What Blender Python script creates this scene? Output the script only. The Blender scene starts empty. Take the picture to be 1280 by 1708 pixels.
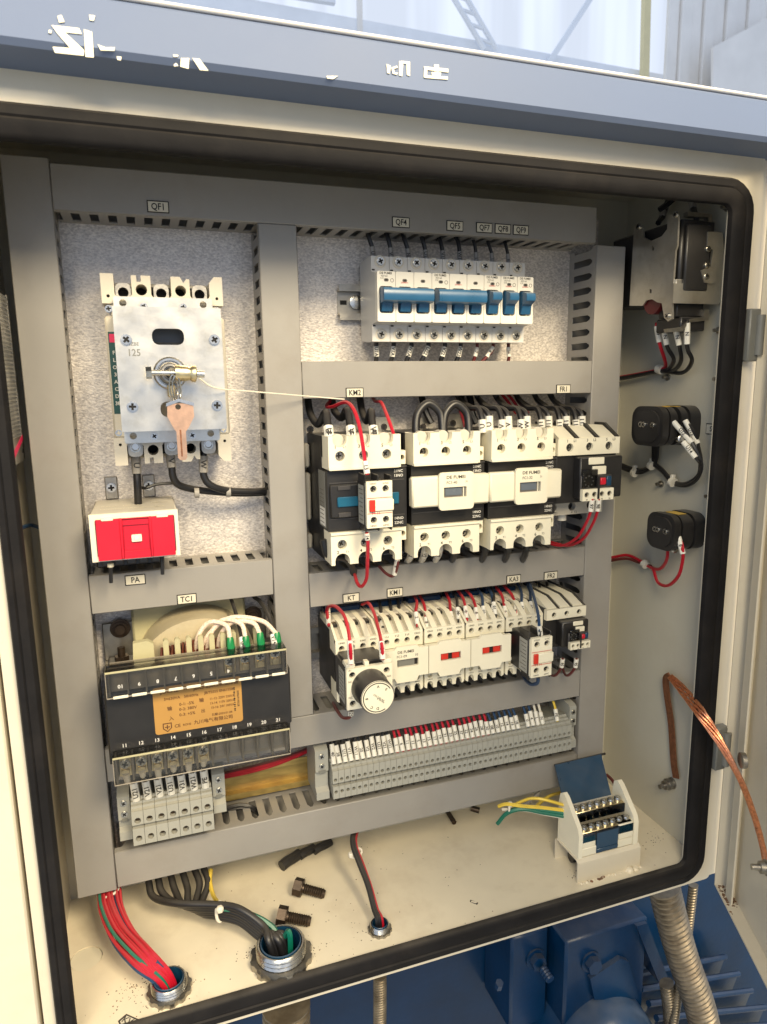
import bpy, bmesh, math, random
from mathutils import Vector, Matrix
from mathutils.geometry import tessellate_polygon
random.seed(7)
C = bpy.context.scene.collection
SC = bpy.context.scene
S = 0.00083          # one drawing unit (about 0.83 mm) in metres; all numbers below are drawing units
R = math.radians

# ------------------------------------------------------------------ camera
FWD = Vector((0.31793376, 0.93126572, -0.17793896))
RGT = Vector((0.94541887, -0.32553507, -0.01449413))
UPV = Vector((0.07142325, 0.16361868, 0.98393478))
CAM = Vector((0, -750, 0)); FPX = 1149.62
cam_d = bpy.data.cameras.new('camera'); cam = bpy.data.objects.new('camera', cam_d); C.objects.link(cam)
m = Matrix((RGT, UPV, -FWD)).transposed().to_4x4(); m.translation = CAM*S
cam.matrix_world = m
cam_d.sensor_fit = 'VERTICAL'; cam_d.sensor_height = 24; cam_d.lens = 24*FPX/1708
cam_d.clip_start = 0.01; cam_d.clip_end = 200
cam_d.dof.use_dof = True; cam_d.dof.focus_distance = 0.70; cam_d.dof.aperture_fstop = 9
SC.camera = cam

# ------------------------------------------------------------------ light
SC.view_settings.view_transform = 'Standard'; SC.view_settings.look = 'None'
SC.view_settings.exposure = 0; SC.view_settings.gamma = 1
w = bpy.data.worlds.new('World'); SC.world = w; w.use_nodes = True
bgn = w.node_tree.nodes['Background']; bgn.inputs[0].default_value = (0.76, 0.89, 1.14, 1); bgn.inputs[1].default_value = 0.88
def area(name, loc, target, size, power, col, sy=None):
    d = bpy.data.lights.new(name, 'AREA'); d.energy = power; d.color = col; d.size = size*S
    if sy: d.shape = 'RECTANGLE'; d.size_y = sy*S
    o = bpy.data.objects.new(name, d); C.objects.link(o); o.location = Vector(loc)*S
    o.rotation_euler = (Vector(target)-Vector(loc)).to_track_quat('-Z', 'Y').to_euler(); return o
area('hall_lamp', (900, -2300, 1700), (250, 0, -300), 900, 90, (1.0, 0.82, 0.53))
area('hall_lamp', (-700, -2400, 1500), (300, 0, -300), 1100, 48, (1.0, 0.84, 0.56))
SC.cycles.max_bounces = 8; SC.cycles.transparent_max_bounces = 12

# ------------------------------------------------------------------ points measured on the photograph, placed on a real plane
def ray(px, py): return FWD + RGT*((px-640)/FPX) - UPV*((py-854)/FPX)
def onY(px, py, y):
    d = ray(px, py); return CAM + d*((y-CAM.y)/d.y)
def onX(px, py, x):
    d = ray(px, py); return CAM + d*((x-CAM.x)/d.x)
def onZ(px, py, z):
    d = ray(px, py); return CAM + d*((z-CAM.z)/d.z)

# ------------------------------------------------------------------ materials
def lin(c): 
    c /= 255.0
    return c/12.92 if c <= 0.04045 else ((c+0.055)/1.055)**2.4
MATS = {}
def mat(name, rgb, rough=0.5, metal=0.0, var=0.10, ns=60, bump=0.0, bs=400, dirt=0.0, dirtcol=(90, 70, 50), ds=9, coat=0.0, trans=0.0, rvar=0.1, stretch=None, spec=0.5, dust=0.10):
    M_ = bpy.data.materials.new(name); M_.use_nodes = True; nt = M_.node_tree; N = nt.nodes; L = nt.links
    b = N['Principled BSDF']; col = tuple(lin(v) for v in rgb)
    b.inputs['Roughness'].default_value = rough; b.inputs['Metallic'].default_value = metal
    if coat: b.inputs['Coat Weight'].default_value = coat; b.inputs['Coat Roughness'].default_value = 0.1
    b.inputs['Specular IOR Level'].default_value = spec
    if trans: b.inputs['Transmission Weight'].default_value = trans
    geo = N.new('ShaderNodeNewGeometry'); src = geo.outputs['Position']
    if stretch:
        mp = N.new('ShaderNodeMapping'); mp.inputs['Scale'].default_value = stretch; L.new(src, mp.inputs[0]); src = mp.outputs[0]
    n1 = N.new('ShaderNodeTexNoise'); n1.inputs['Scale'].default_value = ns; n1.inputs['Detail'].default_value = 6; L.new(src, n1.inputs['Vector'])
    rp = N.new('ShaderNodeValToRGB'); L.new(n1.outputs[0], rp.inputs[0])
    rp.color_ramp.elements[0].position = 0.3; rp.color_ramp.elements[1].position = 0.7
    rp.color_ramp.elements[0].color = tuple(max(0, v*(1-var)) for v in col)+(1,)
    rp.color_ramp.elements[1].color = tuple(min(1, v*(1+var)) for v in col)+(1,)
    cur = rp.outputs[0]
    if dirt:
        n2 = N.new('ShaderNodeTexNoise'); n2.inputs['Scale'].default_value = ds; n2.inputs['Detail'].default_value = 9; n2.inputs['Roughness'].default_value = 0.68; L.new(src, n2.inputs['Vector'])
        r2 = N.new('ShaderNodeValToRGB'); L.new(n2.outputs[0], r2.inputs[0])
        r2.color_ramp.elements[0].position = 0.50; r2.color_ramp.elements[1].position = 0.78
        r2.color_ramp.elements[0].color = (0, 0, 0, 1); r2.color_ramp.elements[1].color = (dirt, dirt, dirt, 1)
        mx = N.new('ShaderNodeMix'); mx.data_type = 'RGBA'; L.new(r2.outputs[0], mx.inputs[0]); L.new(cur, mx.inputs[6]); mx.inputs[7].default_value = tuple(lin(v) for v in dirtcol)+(1,)
        cur = mx.outputs[2]
    if dust:      # thin dust lying on faces that look up
        sx = N.new('ShaderNodeSeparateXYZ'); L.new(geo.outputs['Normal'], sx.inputs[0])
        m1 = N.new('ShaderNodeMapRange'); L.new(sx.outputs[2], m1.inputs[0]); m1.inputs[1].default_value = 0.35; m1.inputs[2].default_value = 0.95; m1.inputs[4].default_value = dust*2
        n4 = N.new('ShaderNodeTexNoise'); n4.inputs['Scale'].default_value = 45; n4.inputs['Detail'].default_value = 5; L.new(geo.outputs['Position'], n4.inputs['Vector'])
        mm = N.new('ShaderNodeMath'); mm.operation = 'MULTIPLY'; L.new(m1.outputs[0], mm.inputs[0]); L.new(n4.outputs[0], mm.inputs[1])
        mx = N.new('ShaderNodeMix'); mx.data_type = 'RGBA'; L.new(mm.outputs[0], mx.inputs[0]); L.new(cur, mx.inputs[6]); mx.inputs[7].default_value = (0.36, 0.32, 0.26, 1); cur = mx.outputs[2]
    L.new(cur, b.inputs['Base Color'])
    if rvar:
        mr = N.new('ShaderNodeMapRange'); L.new(n1.outputs[0], mr.inputs[0]); mr.inputs[3].default_value = max(0.03, rough-rvar); mr.inputs[4].default_value = min(1, rough+rvar); L.new(mr.outputs[0], b.inputs['Roughness'])
    if bump:
        n3 = N.new('ShaderNodeTexNoise'); n3.inputs['Scale'].default_value = bs; n3.inputs['Detail'].default_value = 3; L.new(src, n3.inputs['Vector'])
        bp = N.new('ShaderNodeBump'); bp.inputs['Strength'].default_value = bump; bp.inputs['Distance'].default_value = 0.001; L.new(n3.outputs[0], bp.inputs['Height']); L.new(bp.outputs[0], b.inputs['Normal'])
    MATS[name] = M_; return M_
def clear_mat(name, tint, fres=1.45, gl=0.06):
    M_ = bpy.data.materials.new(name); M_.use_nodes = True; nt = M_.node_tree; N = nt.nodes; L = nt.links; N.remove(N['Principled BSDF'])
    t = N.new('ShaderNodeBsdfTransparent'); t.inputs[0].default_value = tuple(tint)+(1,)
    g = N.new('ShaderNodeBsdfGlossy'); g.inputs['Roughness'].default_value = gl
    f = N.new('ShaderNodeFresnel'); f.inputs[0].default_value = fres
    x = N.new('ShaderNodeMixShader'); L.new(f.outputs[0], x.inputs[0]); L.new(t.outputs[0], x.inputs[1]); L.new(g.outputs[0], x.inputs[2])
    L.new(x.outputs[0], N['Material Output'].inputs[0]); MATS[name] = M_; return M_
def emit_mat(name, rgb, s, ns=3.0, var=0.12, stretch=None):
    M_ = bpy.data.materials.new(name); M_.use_nodes = True; nt = M_.node_tree; N = nt.nodes; L = nt.links; N.remove(N['Principled BSDF'])
    e = N.new('ShaderNodeEmission'); e.inputs[1].default_value = s; col = tuple(lin(v) for v in rgb)
    geo = N.new('ShaderNodeNewGeometry'); mp = N.new('ShaderNodeMapping'); mp.inputs['Scale'].default_value = stretch or (1, 1, 1); L.new(geo.outputs['Position'], mp.inputs[0])
    n1 = N.new('ShaderNodeTexNoise'); n1.inputs['Scale'].default_value = ns; L.new(mp.outputs[0], n1.inputs['Vector'])
    rp = N.new('ShaderNodeValToRGB'); L.new(n1.outputs[0], rp.inputs[0]); rp.color_ramp.elements[0].position = 0.35; rp.color_ramp.elements[1].position = 0.65
    rp.color_ramp.elements[0].color = tuple(v*(1-var) for v in col)+(1,); rp.color_ramp.elements[1].color = tuple(v*(1+var) for v in col)+(1,)
    L.new(rp.outputs[0], e.inputs[0]); L.new(e.outputs[0], N['Material Output'].inputs[0]); MATS[name] = M_; return M_

mat('duct_grey', (144, 141, 136), 0.42, var=0.05, ns=14, bump=0.03, bs=900, dirt=0.32, dirtcol=(116, 106, 92), ds=13)
mat('cream_paint', (214, 205, 184), 0.38, var=0.04, ns=12, bump=0.05, bs=260, dirt=0.22, dirtcol=(160, 140, 110), ds=12, coat=0.15)
mat('floor_paint', (228, 218, 194), 0.34, var=0.03, ns=12, bump=0.06, bs=200, dirt=0.25, dirtcol=(150, 122, 86), ds=22, coat=0.2)
mat('wall_paint', (190, 186, 170), 0.4, var=0.04, ns=10, bump=0.05, bs=260, dirt=0.25, dirtcol=(140, 128, 104), ds=10, coat=0.1)
mat('header_paint', (104, 118, 146), 0.52, var=0.05, ns=9, bump=0.03, bs=120, dirt=0.2, dirtcol=(84, 98, 130), spec=0.3)
mat('rubber', (28, 27, 28), 0.6, var=0.18, ns=40, bump=0.08, bs=300, dirt=0.16, dirtcol=(78, 70, 62), ds=18, spec=0.12)
mat('white_plastic', (228, 222, 200), 0.36, var=0.03, ns=30, dirt=0.15, dirtcol=(196, 182, 150), ds=25)
mat('offwhite_plastic', (198, 192, 178), 0.42, var=0.04, ns=30, dirt=0.25, dirtcol=(150, 138, 118), ds=30)
mat('mcb_plastic', (196, 195, 192), 0.38, var=0.03, ns=40)
mat('mcb_front', (216, 213, 204), 0.32, var=0.03, ns=40)
mat('black_plastic', (36, 35, 35), 0.36, var=0.15, ns=60, bump=0.04, bs=1200)
mat('dark_grey_plastic', (62, 60, 60), 0.45, var=0.1, ns=60, bump=0.03, bs=1200)
mat('blue_toggle', (36, 86, 124), 0.3, var=0.08, ns=60)
mat('teal_plastic', (22, 88, 116), 0.3, var=0.12, ns=40)
mat('lit_tan', (150, 142, 128), 0.4, var=0.08, ns=40)  # paler than block_brown: light caught by the clear cover is in the colour
mat('dark_red', (84, 20, 26), 0.4, var=0.1, ns=40)
mat('block_brown', (132, 125, 112), 0.42, var=0.08, ns=40)
mat('blue_plastic', (18, 58, 86), 0.3, var=0.12, ns=40)
mat('dark_blue_paint', (3, 42, 76), 0.36, spec=0.25, var=0.2, ns=16, bump=0.2, bs=120, dirt=0.2, dirtcol=(10, 20, 34), ds=14, coat=0.1)
mat('machine_blue', (6, 50, 86), 0.34, spec=0.3, var=0.15, ns=16, bump=0.12, bs=120, dirt=0.3, dirtcol=(24, 34, 44), ds=14)
mat('red_plastic', (196, 24, 46), 0.3, var=0.06, ns=40)
mat('red_paint', (200, 48, 34), 0.35, var=0.06, ns=40)
mat('orange_sticker', (174, 132, 68), 0.5, var=0.05, ns=40)
mat('yellow_sticker', (214, 176, 66), 0.5, var=0.06, ns=40)
mat('terminal_grey', (156, 156, 148), 0.42, var=0.05, ns=60, dirt=0.25, dirtcol=(120, 116, 104), ds=60)
mat('terminal_dark', (118, 118, 112), 0.45, var=0.05, ns=60)
mat('steel', (196, 194, 188), 0.26, metal=1.0, var=0.10, ns=220, bump=0.05, bs=800)
mat('dull_steel', (162, 158, 150), 0.42, metal=1.0, var=0.16, ns=120, bump=0.1, bs=500)
mat('sheet_steel', (208, 204, 194), 0.33, metal=0.92, var=0.12, ns=45, bump=0.10, bs=140, dirt=0.4, dirtcol=(150, 140, 114), ds=70)
mat('dark_steel', (76, 64, 54), 0.45, metal=0.85, var=0.25, ns=160, bump=0.15, bs=700)
mat('zinc_yellow', (178, 154, 92), 0.42, metal=0.6, var=0.35, ns=30, bump=0.03, bs=300, dirt=0.4, dirtcol=(150, 96, 72), ds=20, stretch=(1, 1, 4))
mat('copper', (238, 160, 118), 0.32, metal=0.9, var=0.25, ns=400, bump=0.2, bs=900)
mat('copper_dull', (138, 92, 66), 0.5, metal=0.6, var=0.25, ns=300, bump=0.2, bs=900)
mat('brass', (222, 206, 166), 0.34, metal=1.0, var=0.15, ns=200)
mat('wire_black', (28, 28, 31), 0.38, var=0.2, ns=60)
mat('wire_red', (174, 18, 40), 0.36, var=0.12, ns=60)
mat('wire_brown', (92, 30, 30), 0.4, var=0.12, ns=60)
mat('wire_blue', (26, 58, 92), 0.38, var=0.12, ns=60)
mat('wire_green', (10, 104, 84), 0.38, var=0.12, ns=60)
mat('wire_yellow', (218, 188, 66), 0.38, var=0.12, ns=60)
mat('wire_white', (220, 214, 198), 0.4, var=0.05, ns=60)
mat('sleeve', (222, 219, 208), 0.5, var=0.04, ns=60)
mat('grey_sleeve', (150, 146, 140), 0.5, var=0.05, ns=60)
mat('green_sleeve', (16, 122, 66), 0.3, var=0.08, ns=60)
mat('braid_wire', (226, 204, 184), 0.6, var=0.28, ns=700)
mat('coil_cream', (182, 170, 140), 0.38, var=0.10, ns=30, bump=0.5, bs=70, dirt=0.4, dirtcol=(136, 118, 78), ds=24)
mat('bobbin', (178, 172, 136), 0.36, var=0.06, ns=30)
mat('winding', (118, 62, 44), 0.3, metal=0.3, var=0.3, ns=300)
mat('ink', (28, 26, 26), 0.6, var=0.0, rvar=0)
mat('ink_grey', (104, 100, 96), 0.6, var=0.0, rvar=0)
mat('ink_brown', (84, 50, 24), 0.6, var=0.0, rvar=0)
mat('ink_white', (214, 212, 206), 0.6, var=0.0, rvar=0)
mat('ink_red', (190, 70, 62), 0.6, var=0.0, rvar=0)
mat('pink_stripe', (226, 40, 92), 0.5, var=0.03)
mat('label_card', (206, 200, 182), 0.5, var=0.03, ns=50)
mat('teal_label', (22, 70, 68), 0.45, var=0.1, ns=40)
mat('key_plate', (206, 166, 138), 0.34, metal=0.75, var=0.12, ns=120, bump=0.1, bs=600)
mat('plate_hole', (20, 20, 20), 0.8, var=0.0, rvar=0)
mat('conduit', (128, 118, 102), 0.42, metal=0.75, var=0.3, ns=90, bump=0.1, bs=400, dirt=0.7, dirtcol=(92, 72, 50), ds=26)
mat('rust', (108, 72, 46), 0.8, var=0.35, ns=120, bump=0.3, bs=500)
mat('lettering_vinyl', (236, 230, 206), 0.4, var=0.03, ns=30)
mat('wood_post', (216, 204, 160), 0.5, var=0.05, ns=10)
mat('truss_paint', (232, 236, 242), 0.5, var=0.06, ns=4)
mat('cladding', (232, 228, 222), 0.5, var=0.06, ns=3)
mat('lcd_grey', (96, 104, 114), 0.25, var=0.05)
mat('dial_white', (226, 220, 196), 0.35, var=0.02)
mat('dirt_dark', (60, 48, 36), 0.9, var=0.3, ns=200)
clear_mat('clear_cover', (0.88, 0.86, 0.82), 1.6, 0.16)
clear_mat('smoke_window', (0.42, 0.42, 0.42), 1.5, 0.08)
clear_mat('blue_clear', (0.06, 0.20, 0.36), 1.5, 0.1)
emit_mat('day_panel', (220, 230, 247), 1.12, ns=0.6, var=0.10, stretch=(6, 6, 0.3))

# galvanised mounting plate: fine spangle in colour, gloss and relief
def galv():
    M_ = bpy.data.materials.new('galvanised'); M_.use_nodes = True; nt = M_.node_tree; N = nt.nodes; L = nt.links; b = N['Principled BSDF']
    geo = N.new('ShaderNodeNewGeometry'); mp = N.new('ShaderNodeMapping'); L.new(geo.outputs['Position'], mp.inputs[0]); mp.inputs['Rotation'].default_value = (0, R(25), 0); mp.inputs['Scale'].default_value = (1, 1, 1.7)
    n = N.new('ShaderNodeTexNoise'); n.inputs['Scale'].default_value = 430; n.inputs['Detail'].default_value = 3; L.new(mp.outputs[0], n.inputs['Vector'])
    n2 = N.new('ShaderNodeTexNoise'); n2.inputs['Scale'].default_value = 14; n2.inputs['Detail'].default_value = 4; L.new(mp.outputs[0], n2.inputs['Vector'])
    rp = N.new('ShaderNodeValToRGB'); L.new(n.outputs[0], rp.inputs[0]); e = rp.color_ramp.elements; e[0].position = 0.33; e[1].position = 0.68
    e[0].color = (0.47, 0.42, 0.385, 1); e[1].color = (0.95, 0.88, 0.80, 1)
    mx = N.new('ShaderNodeMix'); mx.data_type = 'RGBA'; mx.blend_type = 'MULTIPLY'; mx.inputs[0].default_value = 0.35; L.new(rp.outputs[0], mx.inputs[6]); L.new(n2.outputs[1], mx.inputs[7])
    mx2 = N.new('ShaderNodeMix'); mx2.data_type = 'RGBA'; mx2.inputs[0].default_value = 0.25; L.new(rp.outputs[0], mx2.inputs[6]); mx2.inputs[7].default_value = (0.55, 0.54, 0.53, 1)
    L.new(mx2.outputs[2], b.inputs['Base Color']); b.inputs['Metallic'].default_value = 0.45
    mr = N.new('ShaderNodeMapRange'); L.new(n.outputs[0], mr.inputs[0]); mr.inputs[3].default_value = 0.34; mr.inputs[4].default_value = 0.62; L.new(mr.outputs[0], b.inputs['Roughness'])
    bp = N.new('ShaderNodeBump'); bp.inputs['Strength'].default_value = 0.55; bp.inputs['Distance'].default_value = 0.0006; L.new(n.outputs[0], bp.inputs['Height']); L.new(bp.outputs[0], b.inputs['Normal'])
    MATS['galvanised'] = M_
galv()

# ------------------------------------------------------------------ mesh building
TXT = {}
def text_geo(s):
    if s not in TXT:
        cu = bpy.data.curves.new('t', 'FONT'); cu.body = s; cu.size = 1; cu.align_x = 'CENTER'; cu.align_y = 'CENTER'; cu.resolution_u = 2; cu.offset = 0.016
        o = bpy.data.objects.new('t', cu); C.objects.link(o)
        dg = bpy.context.evaluated_depsgraph_get(); dg.update()
        me = bpy.data.meshes.new_from_object(o.evaluated_get(dg))
        TXT[s] = ([v.co.to_2d() for v in me.vertices], [tuple(p.vertices) for p in me.polygons])
        bpy.data.objects.remove(o); bpy.data.curves.remove(cu); bpy.data.meshes.remove(me)
    return TXT[s]
def rrect(x0, x1, z0, z1, r=4, n=4):
    r = min(r, (x1-x0)/2, (z1-z0)/2); p = []
    for cx, cz, a in ((x1-r, z1-r, 0), (x0+r, z1-r, 90), (x0+r, z0+r, 180), (x1-r, z0+r, 270)):
        for i in range(n+1):
            t = R(a+90*i/n); p.append((cx+r*math.cos(t), cz+r*math.sin(t)))
    return p
def circ(cx, cz, r, n=14, rz=None): return [(cx+r*math.cos(2*math.pi*i/n), cz+(rz or r)*math.sin(2*math.pi*i/n)) for i in range(n)]
def rect(x0, x1, z0, z1): return [(x0, z0), (x1, z0), (x1, z1), (x0, z1)]
def spline(pts, n=6):
    P = [Vector(p) for p in pts]
    if len(P) < 3: return P
    P = [P[0]*2-P[1]]+P+[P[-1]*2-P[-2]]; out = []
    for i in range(1, len(P)-2):
        a, b, c, d = P[i-1:i+3]
        for k in range(n):
            t = k/n
            out.append(0.5*((2*b)+(c-a)*t+(2*a-5*b+4*c-d)*t*t+(3*b-a-3*c+d)*t*t*t))
    out.append(P[-2]); return out
class M:
    def __init__(s): s.v = []; s.f = []; s.mi = []; s.mats = []; s.sm = []
    def k(s, m):
        if m not in s.mats: s.mats.append(m)
        return s.mats.index(m)
    def add(s, vs, fs, m, smooth=False):
        o = len(s.v); i = s.k(m); s.v += [Vector(v) for v in vs]
        for f in fs: s.f.append(tuple(a+o for a in f)); s.mi.append(i); s.sm.append(smooth)
        return s
    def box(s, x0, x1, y0, y1, z0, z1, m, c=0.0):
        x0, x1 = min(x0, x1), max(x0, x1); y0, y1 = min(y0, y1), max(y0, y1); z0, z1 = min(z0, z1), max(z0, z1)
        if c <= 0:
            vs = [(x, y, z) for x in (x0, x1) for y in (y0, y1) for z in (z0, z1)]
            return s.add(vs, [(0, 1, 3, 2), (4, 6, 7, 5), (0, 4, 5, 1), (2, 3, 7, 6), (0, 2, 6, 4), (1, 5, 7, 3)], m)
        c = min(c, (x1-x0)*.45, (y1-y0)*.45, (z1-z0)*.45); vs = []; idx = {}
        for ix, x in enumerate((x0, x1)):
            for iy, y in enumerate((y0, y1)):
                for iz, z in enumerate((z0, z1)):
                    dx, dy, dz = (c, -c)[ix], (c, -c)[iy], (c, -c)[iz]
                    for ax, q in enumerate(((x, y+dy, z+dz), (x+dx, y, z+dz), (x+dx, y+dy, z))): idx[(ix, iy, iz, ax)] = len(vs); vs.append(q)
        g = lambda *a: idx[a]; fs = []
        for a in (0, 1):
            fs.append((g(a, 0, 0, 0), g(a, 0, 1, 0), g(a, 1, 1, 0), g(a, 1, 0, 0)))
            fs.append((g(0, a, 0, 1), g(0, a, 1, 1), g(1, a, 1, 1), g(1, a, 0, 1)))
            fs.append((g(0, 0, a, 2), g(0, 1, a, 2), g(1, 1, a, 2), g(1, 0, a, 2)))
            for b in (0, 1):
                fs.append((g(a, b, 0, 0), g(a, b, 1, 0), g(a, b, 1, 1), g(a, b, 0, 1)))
                fs.append((g(a, 0, b, 0), g(a, 1, b, 0), g(a, 1, b, 2), g(a, 0, b, 2)))
                fs.append((g(0, a, b, 1), g(1, a, b, 1), g(1, a, b, 2), g(0, a, b, 2)))
                for d in (0, 1): fs.append((g(a, b, d, 0), g(a, b, d, 1), g(a, b, d, 2)))
        return s.add(vs, fs, m)
    def rings(s, rs, m, cap=True, closed=False, smooth=True):
        n = len(rs[0]); vs = [p for r in rs for p in r]; fs = []; K = len(rs)
        for i in range(K if closed else K-1):
            j = (i+1) % K
            for a in range(n): b = (a+1) % n; fs.append((i*n+a, i*n+b, j*n+b, j*n+a))
        s.add(vs, fs, m, smooth)
        if cap and not closed: s.add(list(rs[0]), [tuple(range(n))], m); s.add(list(rs[-1]), [tuple(range(n))], m)
        return s
    def cyl(s, a, b, r, m, r1=None, n=14, cap=True):
        a, b = Vector(a), Vector(b); d = (b-a).normalized(); u = d.orthogonal().normalized(); v = d.cross(u)
        r1 = r if r1 is None else r1
        f = lambda p, q: [p+u*(q*math.cos(2*math.pi*i/n))+v*(q*math.sin(2*math.pi*i/n)) for i in range(n)]
        return s.rings([f(a, r), f(b, r1)], m, cap)
    def lathe(s, a, d, prof, m, n=16):
        a = Vector(a); d = Vector(d).normalized(); u = d.orthogonal().normalized(); v = d.cross(u)
        return s.rings([[a+d*h+u*(q*math.cos(2*math.pi*i/n))+v*(q*math.sin(2*math.pi*i/n)) for i in range(n)] for h, q in prof], m)
    def tube(s, pts, r, m, n=8, rf=None, closed=False, smooth=True, flat=1.0):
        P = [Vector(p) for p in pts]; K = len(P); rs = []; u = None
        for i in range(K):
            a = P[(i-1) % K] if closed or i else P[0]; b = P[(i+1) % K] if closed or i < K-1 else P[-1]
            t = (b-a).normalized()
            u = t.orthogonal().normalized() if u is None else (u-t*u.dot(t)).normalized()
            v = t.cross(u); q = rf(i/(K-1)) if rf else r
            rs.append([P[i]+u*(q*math.cos(2*math.pi*j/n))+v*(q*flat*math.sin(2*math.pi*j/n)) for j in range(n)])
        return s.rings(rs, m, closed=closed)
    def prism(s, poly, ax, a0, a1, m, holes=(), smooth=False):
        if ax == 'y': f = lambda p, t: Vector((p[0], t, p[1]))
        elif ax == 'x': f = lambda p, t: Vector((t, p[0], p[1]))
        else: f = lambda p, t: Vector((p[0], p[1], t))
        loops = [list(poly)]+[list(h) for h in holes]
        flat = [p for l in loops for p in l]; tr = tessellate_polygon([[Vector((p[0], p[1], 0)) for p in l] for l in loops])
        for t in (a0, a1): s.add([f(p, t) for p in flat], [tuple(x) for x in tr], m)
        for l in loops:
            n = len(l); s.add([f(p, a0) for p in l]+[f(p, a1) for p in l], [(i, (i+1) % n, n+(i+1) % n, n+i) for i in range(n)], m, smooth)
        return s
    def text(s, t, c, size, m, right=(1, 0, 0), up=(0, 0, 1), sx=1.0, rot=0):
        vs, fs = text_geo(t); c, r_, u_ = Vector(c), Vector(right), Vector(up); a = R(rot); r2 = r_*math.cos(a)+u_*math.sin(a); u2 = u_*math.cos(a)-r_*math.sin(a)
        return s.add([c+r2*(v.x*size*sx)+u2*(v.y*size) for v in vs], fs, m)
    def mesh(s, name, org=(0, 0, 0), weld=True):
        o = Vector(org); me = bpy.data.meshes.new(name); me.from_pydata([(v-o)*S for v in s.v], [], s.f)
        for q in s.mats: me.materials.append(MATS[q])
        me.polygons.foreach_set('material_index', s.mi); me.polygons.foreach_set('use_smooth', [True]*len(s.f))
        bm = bmesh.new(); bm.from_mesh(me)
        if weld: bmesh.ops.remove_doubles(bm, verts=bm.verts, dist=1e-6)
        bmesh.ops.recalc_face_normals(bm, faces=bm.faces); bm.to_mesh(me); bm.free()
        me.set_sharp_from_angle(angle=R(38)); return me
ORG = {}
def tag(o, label=None, cat=None, group=None, kind=None):
    for k_, v_ in (('label', label), ('category', cat), ('group', group), ('kind', kind)):
        if v_: o[k_] = v_
    return o
def thing(name, label, cat, org=(0, 0, 0), group=None):
    o = bpy.data.objects.new(name, None); C.objects.link(o); o.empty_display_size = 0.01; o.location = Vector(org)*S; ORG[o.name] = Vector(org); return tag(o, label, cat, group)
def part(name, mb, par, label=None, kind=None, weld=True):
    org = ORG[par.name]; o = bpy.data.objects.new(name, mb.mesh(name, org, weld)); C.objects.link(o); o.parent = par; ORG[o.name] = org; return tag(o, label, kind=kind)
def inst(name, me, par, at, rot=None):
    o = bpy.data.objects.new(name, me); C.objects.link(o); o.parent = par; o.location = (Vector(at)-ORG[par.name])*S
    if rot: o.rotation_euler = rot
    ORG[o.name] = Vector(at); return o
def single(name, mb, label, cat, org=(0, 0, 0), group=None, kind=None):
    o = bpy.data.objects.new(name, mb.mesh(name, org)); C.objects.link(o); o.location = Vector(org)*S; ORG[o.name] = Vector(org); return tag(o, label, cat, group, kind)
def dup(root, move, label=None, group=None):
    def cp(o, par):
        c = o.copy(); C.objects.link(c); ORG[c.name] = ORG.get(o.name, Vector())+Vector(move)
        if par: c.parent = par
        for ch in list(KIDS.get(o.name, [])): cp(ch, c)
        return c
    KIDS = {}
    for o in list(C.objects):
        if o.parent: KIDS.setdefault(o.parent.name, []).append(o)
    r = cp(root, None); r.location = root.location+Vector(move)*S
    if label: r['label'] = label
    if group: r['group'] = group
    return r

# shared little meshes ------------------------------------------------------
def screw_mesh(name, r, m='steel', h=2.5):
    b = M(); w_ = r*.2; l = r*.62
    cross = [(w_, w_), (l, w_), (l, -w_), (w_, -w_), (w_, -l), (-w_, -l), (-w_, -w_), (-l, -w_), (-l, w_), (-w_, w_), (-w_, l), (w_, l)]
    a = R(32); cross = [(x*math.cos(a)-z*math.sin(a), x*math.sin(a)+z*math.cos(a)) for x, z in cross]
    b.prism(circ(0, 0, r*.86, 14), 'y', -h, -h*.3, m, [cross]); b.lathe((0, 0, 0), (0, -1, 0), [(0, r), (h*.55, r)], m, 14)
    b.prism([(x*1.02, z*1.02) for x, z in cross], 'y', -h*.56, -h*.58, 'plate_hole'); return b.mesh(name)
SCREW = screw_mesh('screw', 5.2); SCREW_S = screw_mesh('screw', 3.6, h=2); SCREW_M = screw_mesh('screw', 4.7, h=2.2); SCREW_L = screw_mesh('screw', 6.6, h=3.5)
HOLE_SCREW = screw_mesh('screw', 4.6, 'dull_steel', 2)
RX = (0, 0, R(-90))     # rotates a mesh facing -Y so that it faces -X
def sleeve_wire(name, pts, r, m, label, group=None, sl=None, txt=None, slr=None, cat='wire', n=6, slm='sleeve', seg=6, tsz=None, jit=None):
    """a cable; sl=(t0,t1) along its length carries a marker sleeve with its printed mark"""
    pts = [Vector(p) for p in pts]; jt = (0.55 if r < 3 else 0.3) if jit is None else jit
    pts = pts[:1]+[p+Vector([random.uniform(-jt, jt) for _ in range(3)]) for p in pts[1:-2]]+pts[-2:]
    P = spline(pts, n); t = thing(name, label, cat, P[0], group); b = M(); b.tube(P, r, m, seg); part('insulation', b, t)
    for q, (s0, s1) in enumerate(sl or []):
        K = len(P)-1; i0, i1 = s0*K, s1*K
        def at(u):
            i = min(int(u), K-1); return P[i].lerp(P[i+1], u-i)
        q0, q1 = at(i0), at(i1); rr = slr or r*1.5; b = M(); b.cyl(q0, q1, rr, slm, n=9); so = part('marker_sleeve', b, t)
        if txt and txt[q]:
            d = (q1-q0).normalized(); mid = (q0+q1)/2; out = (CAM-mid); out = (out-d*out.dot(d)).normalized(); up = out.cross(d)
            b = M(); b.text(txt[q], mid+out*(rr+0.35), tsz or rr*1.75, 'ink', right=d, up=up); part('lettering', b, so)
    return t
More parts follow.
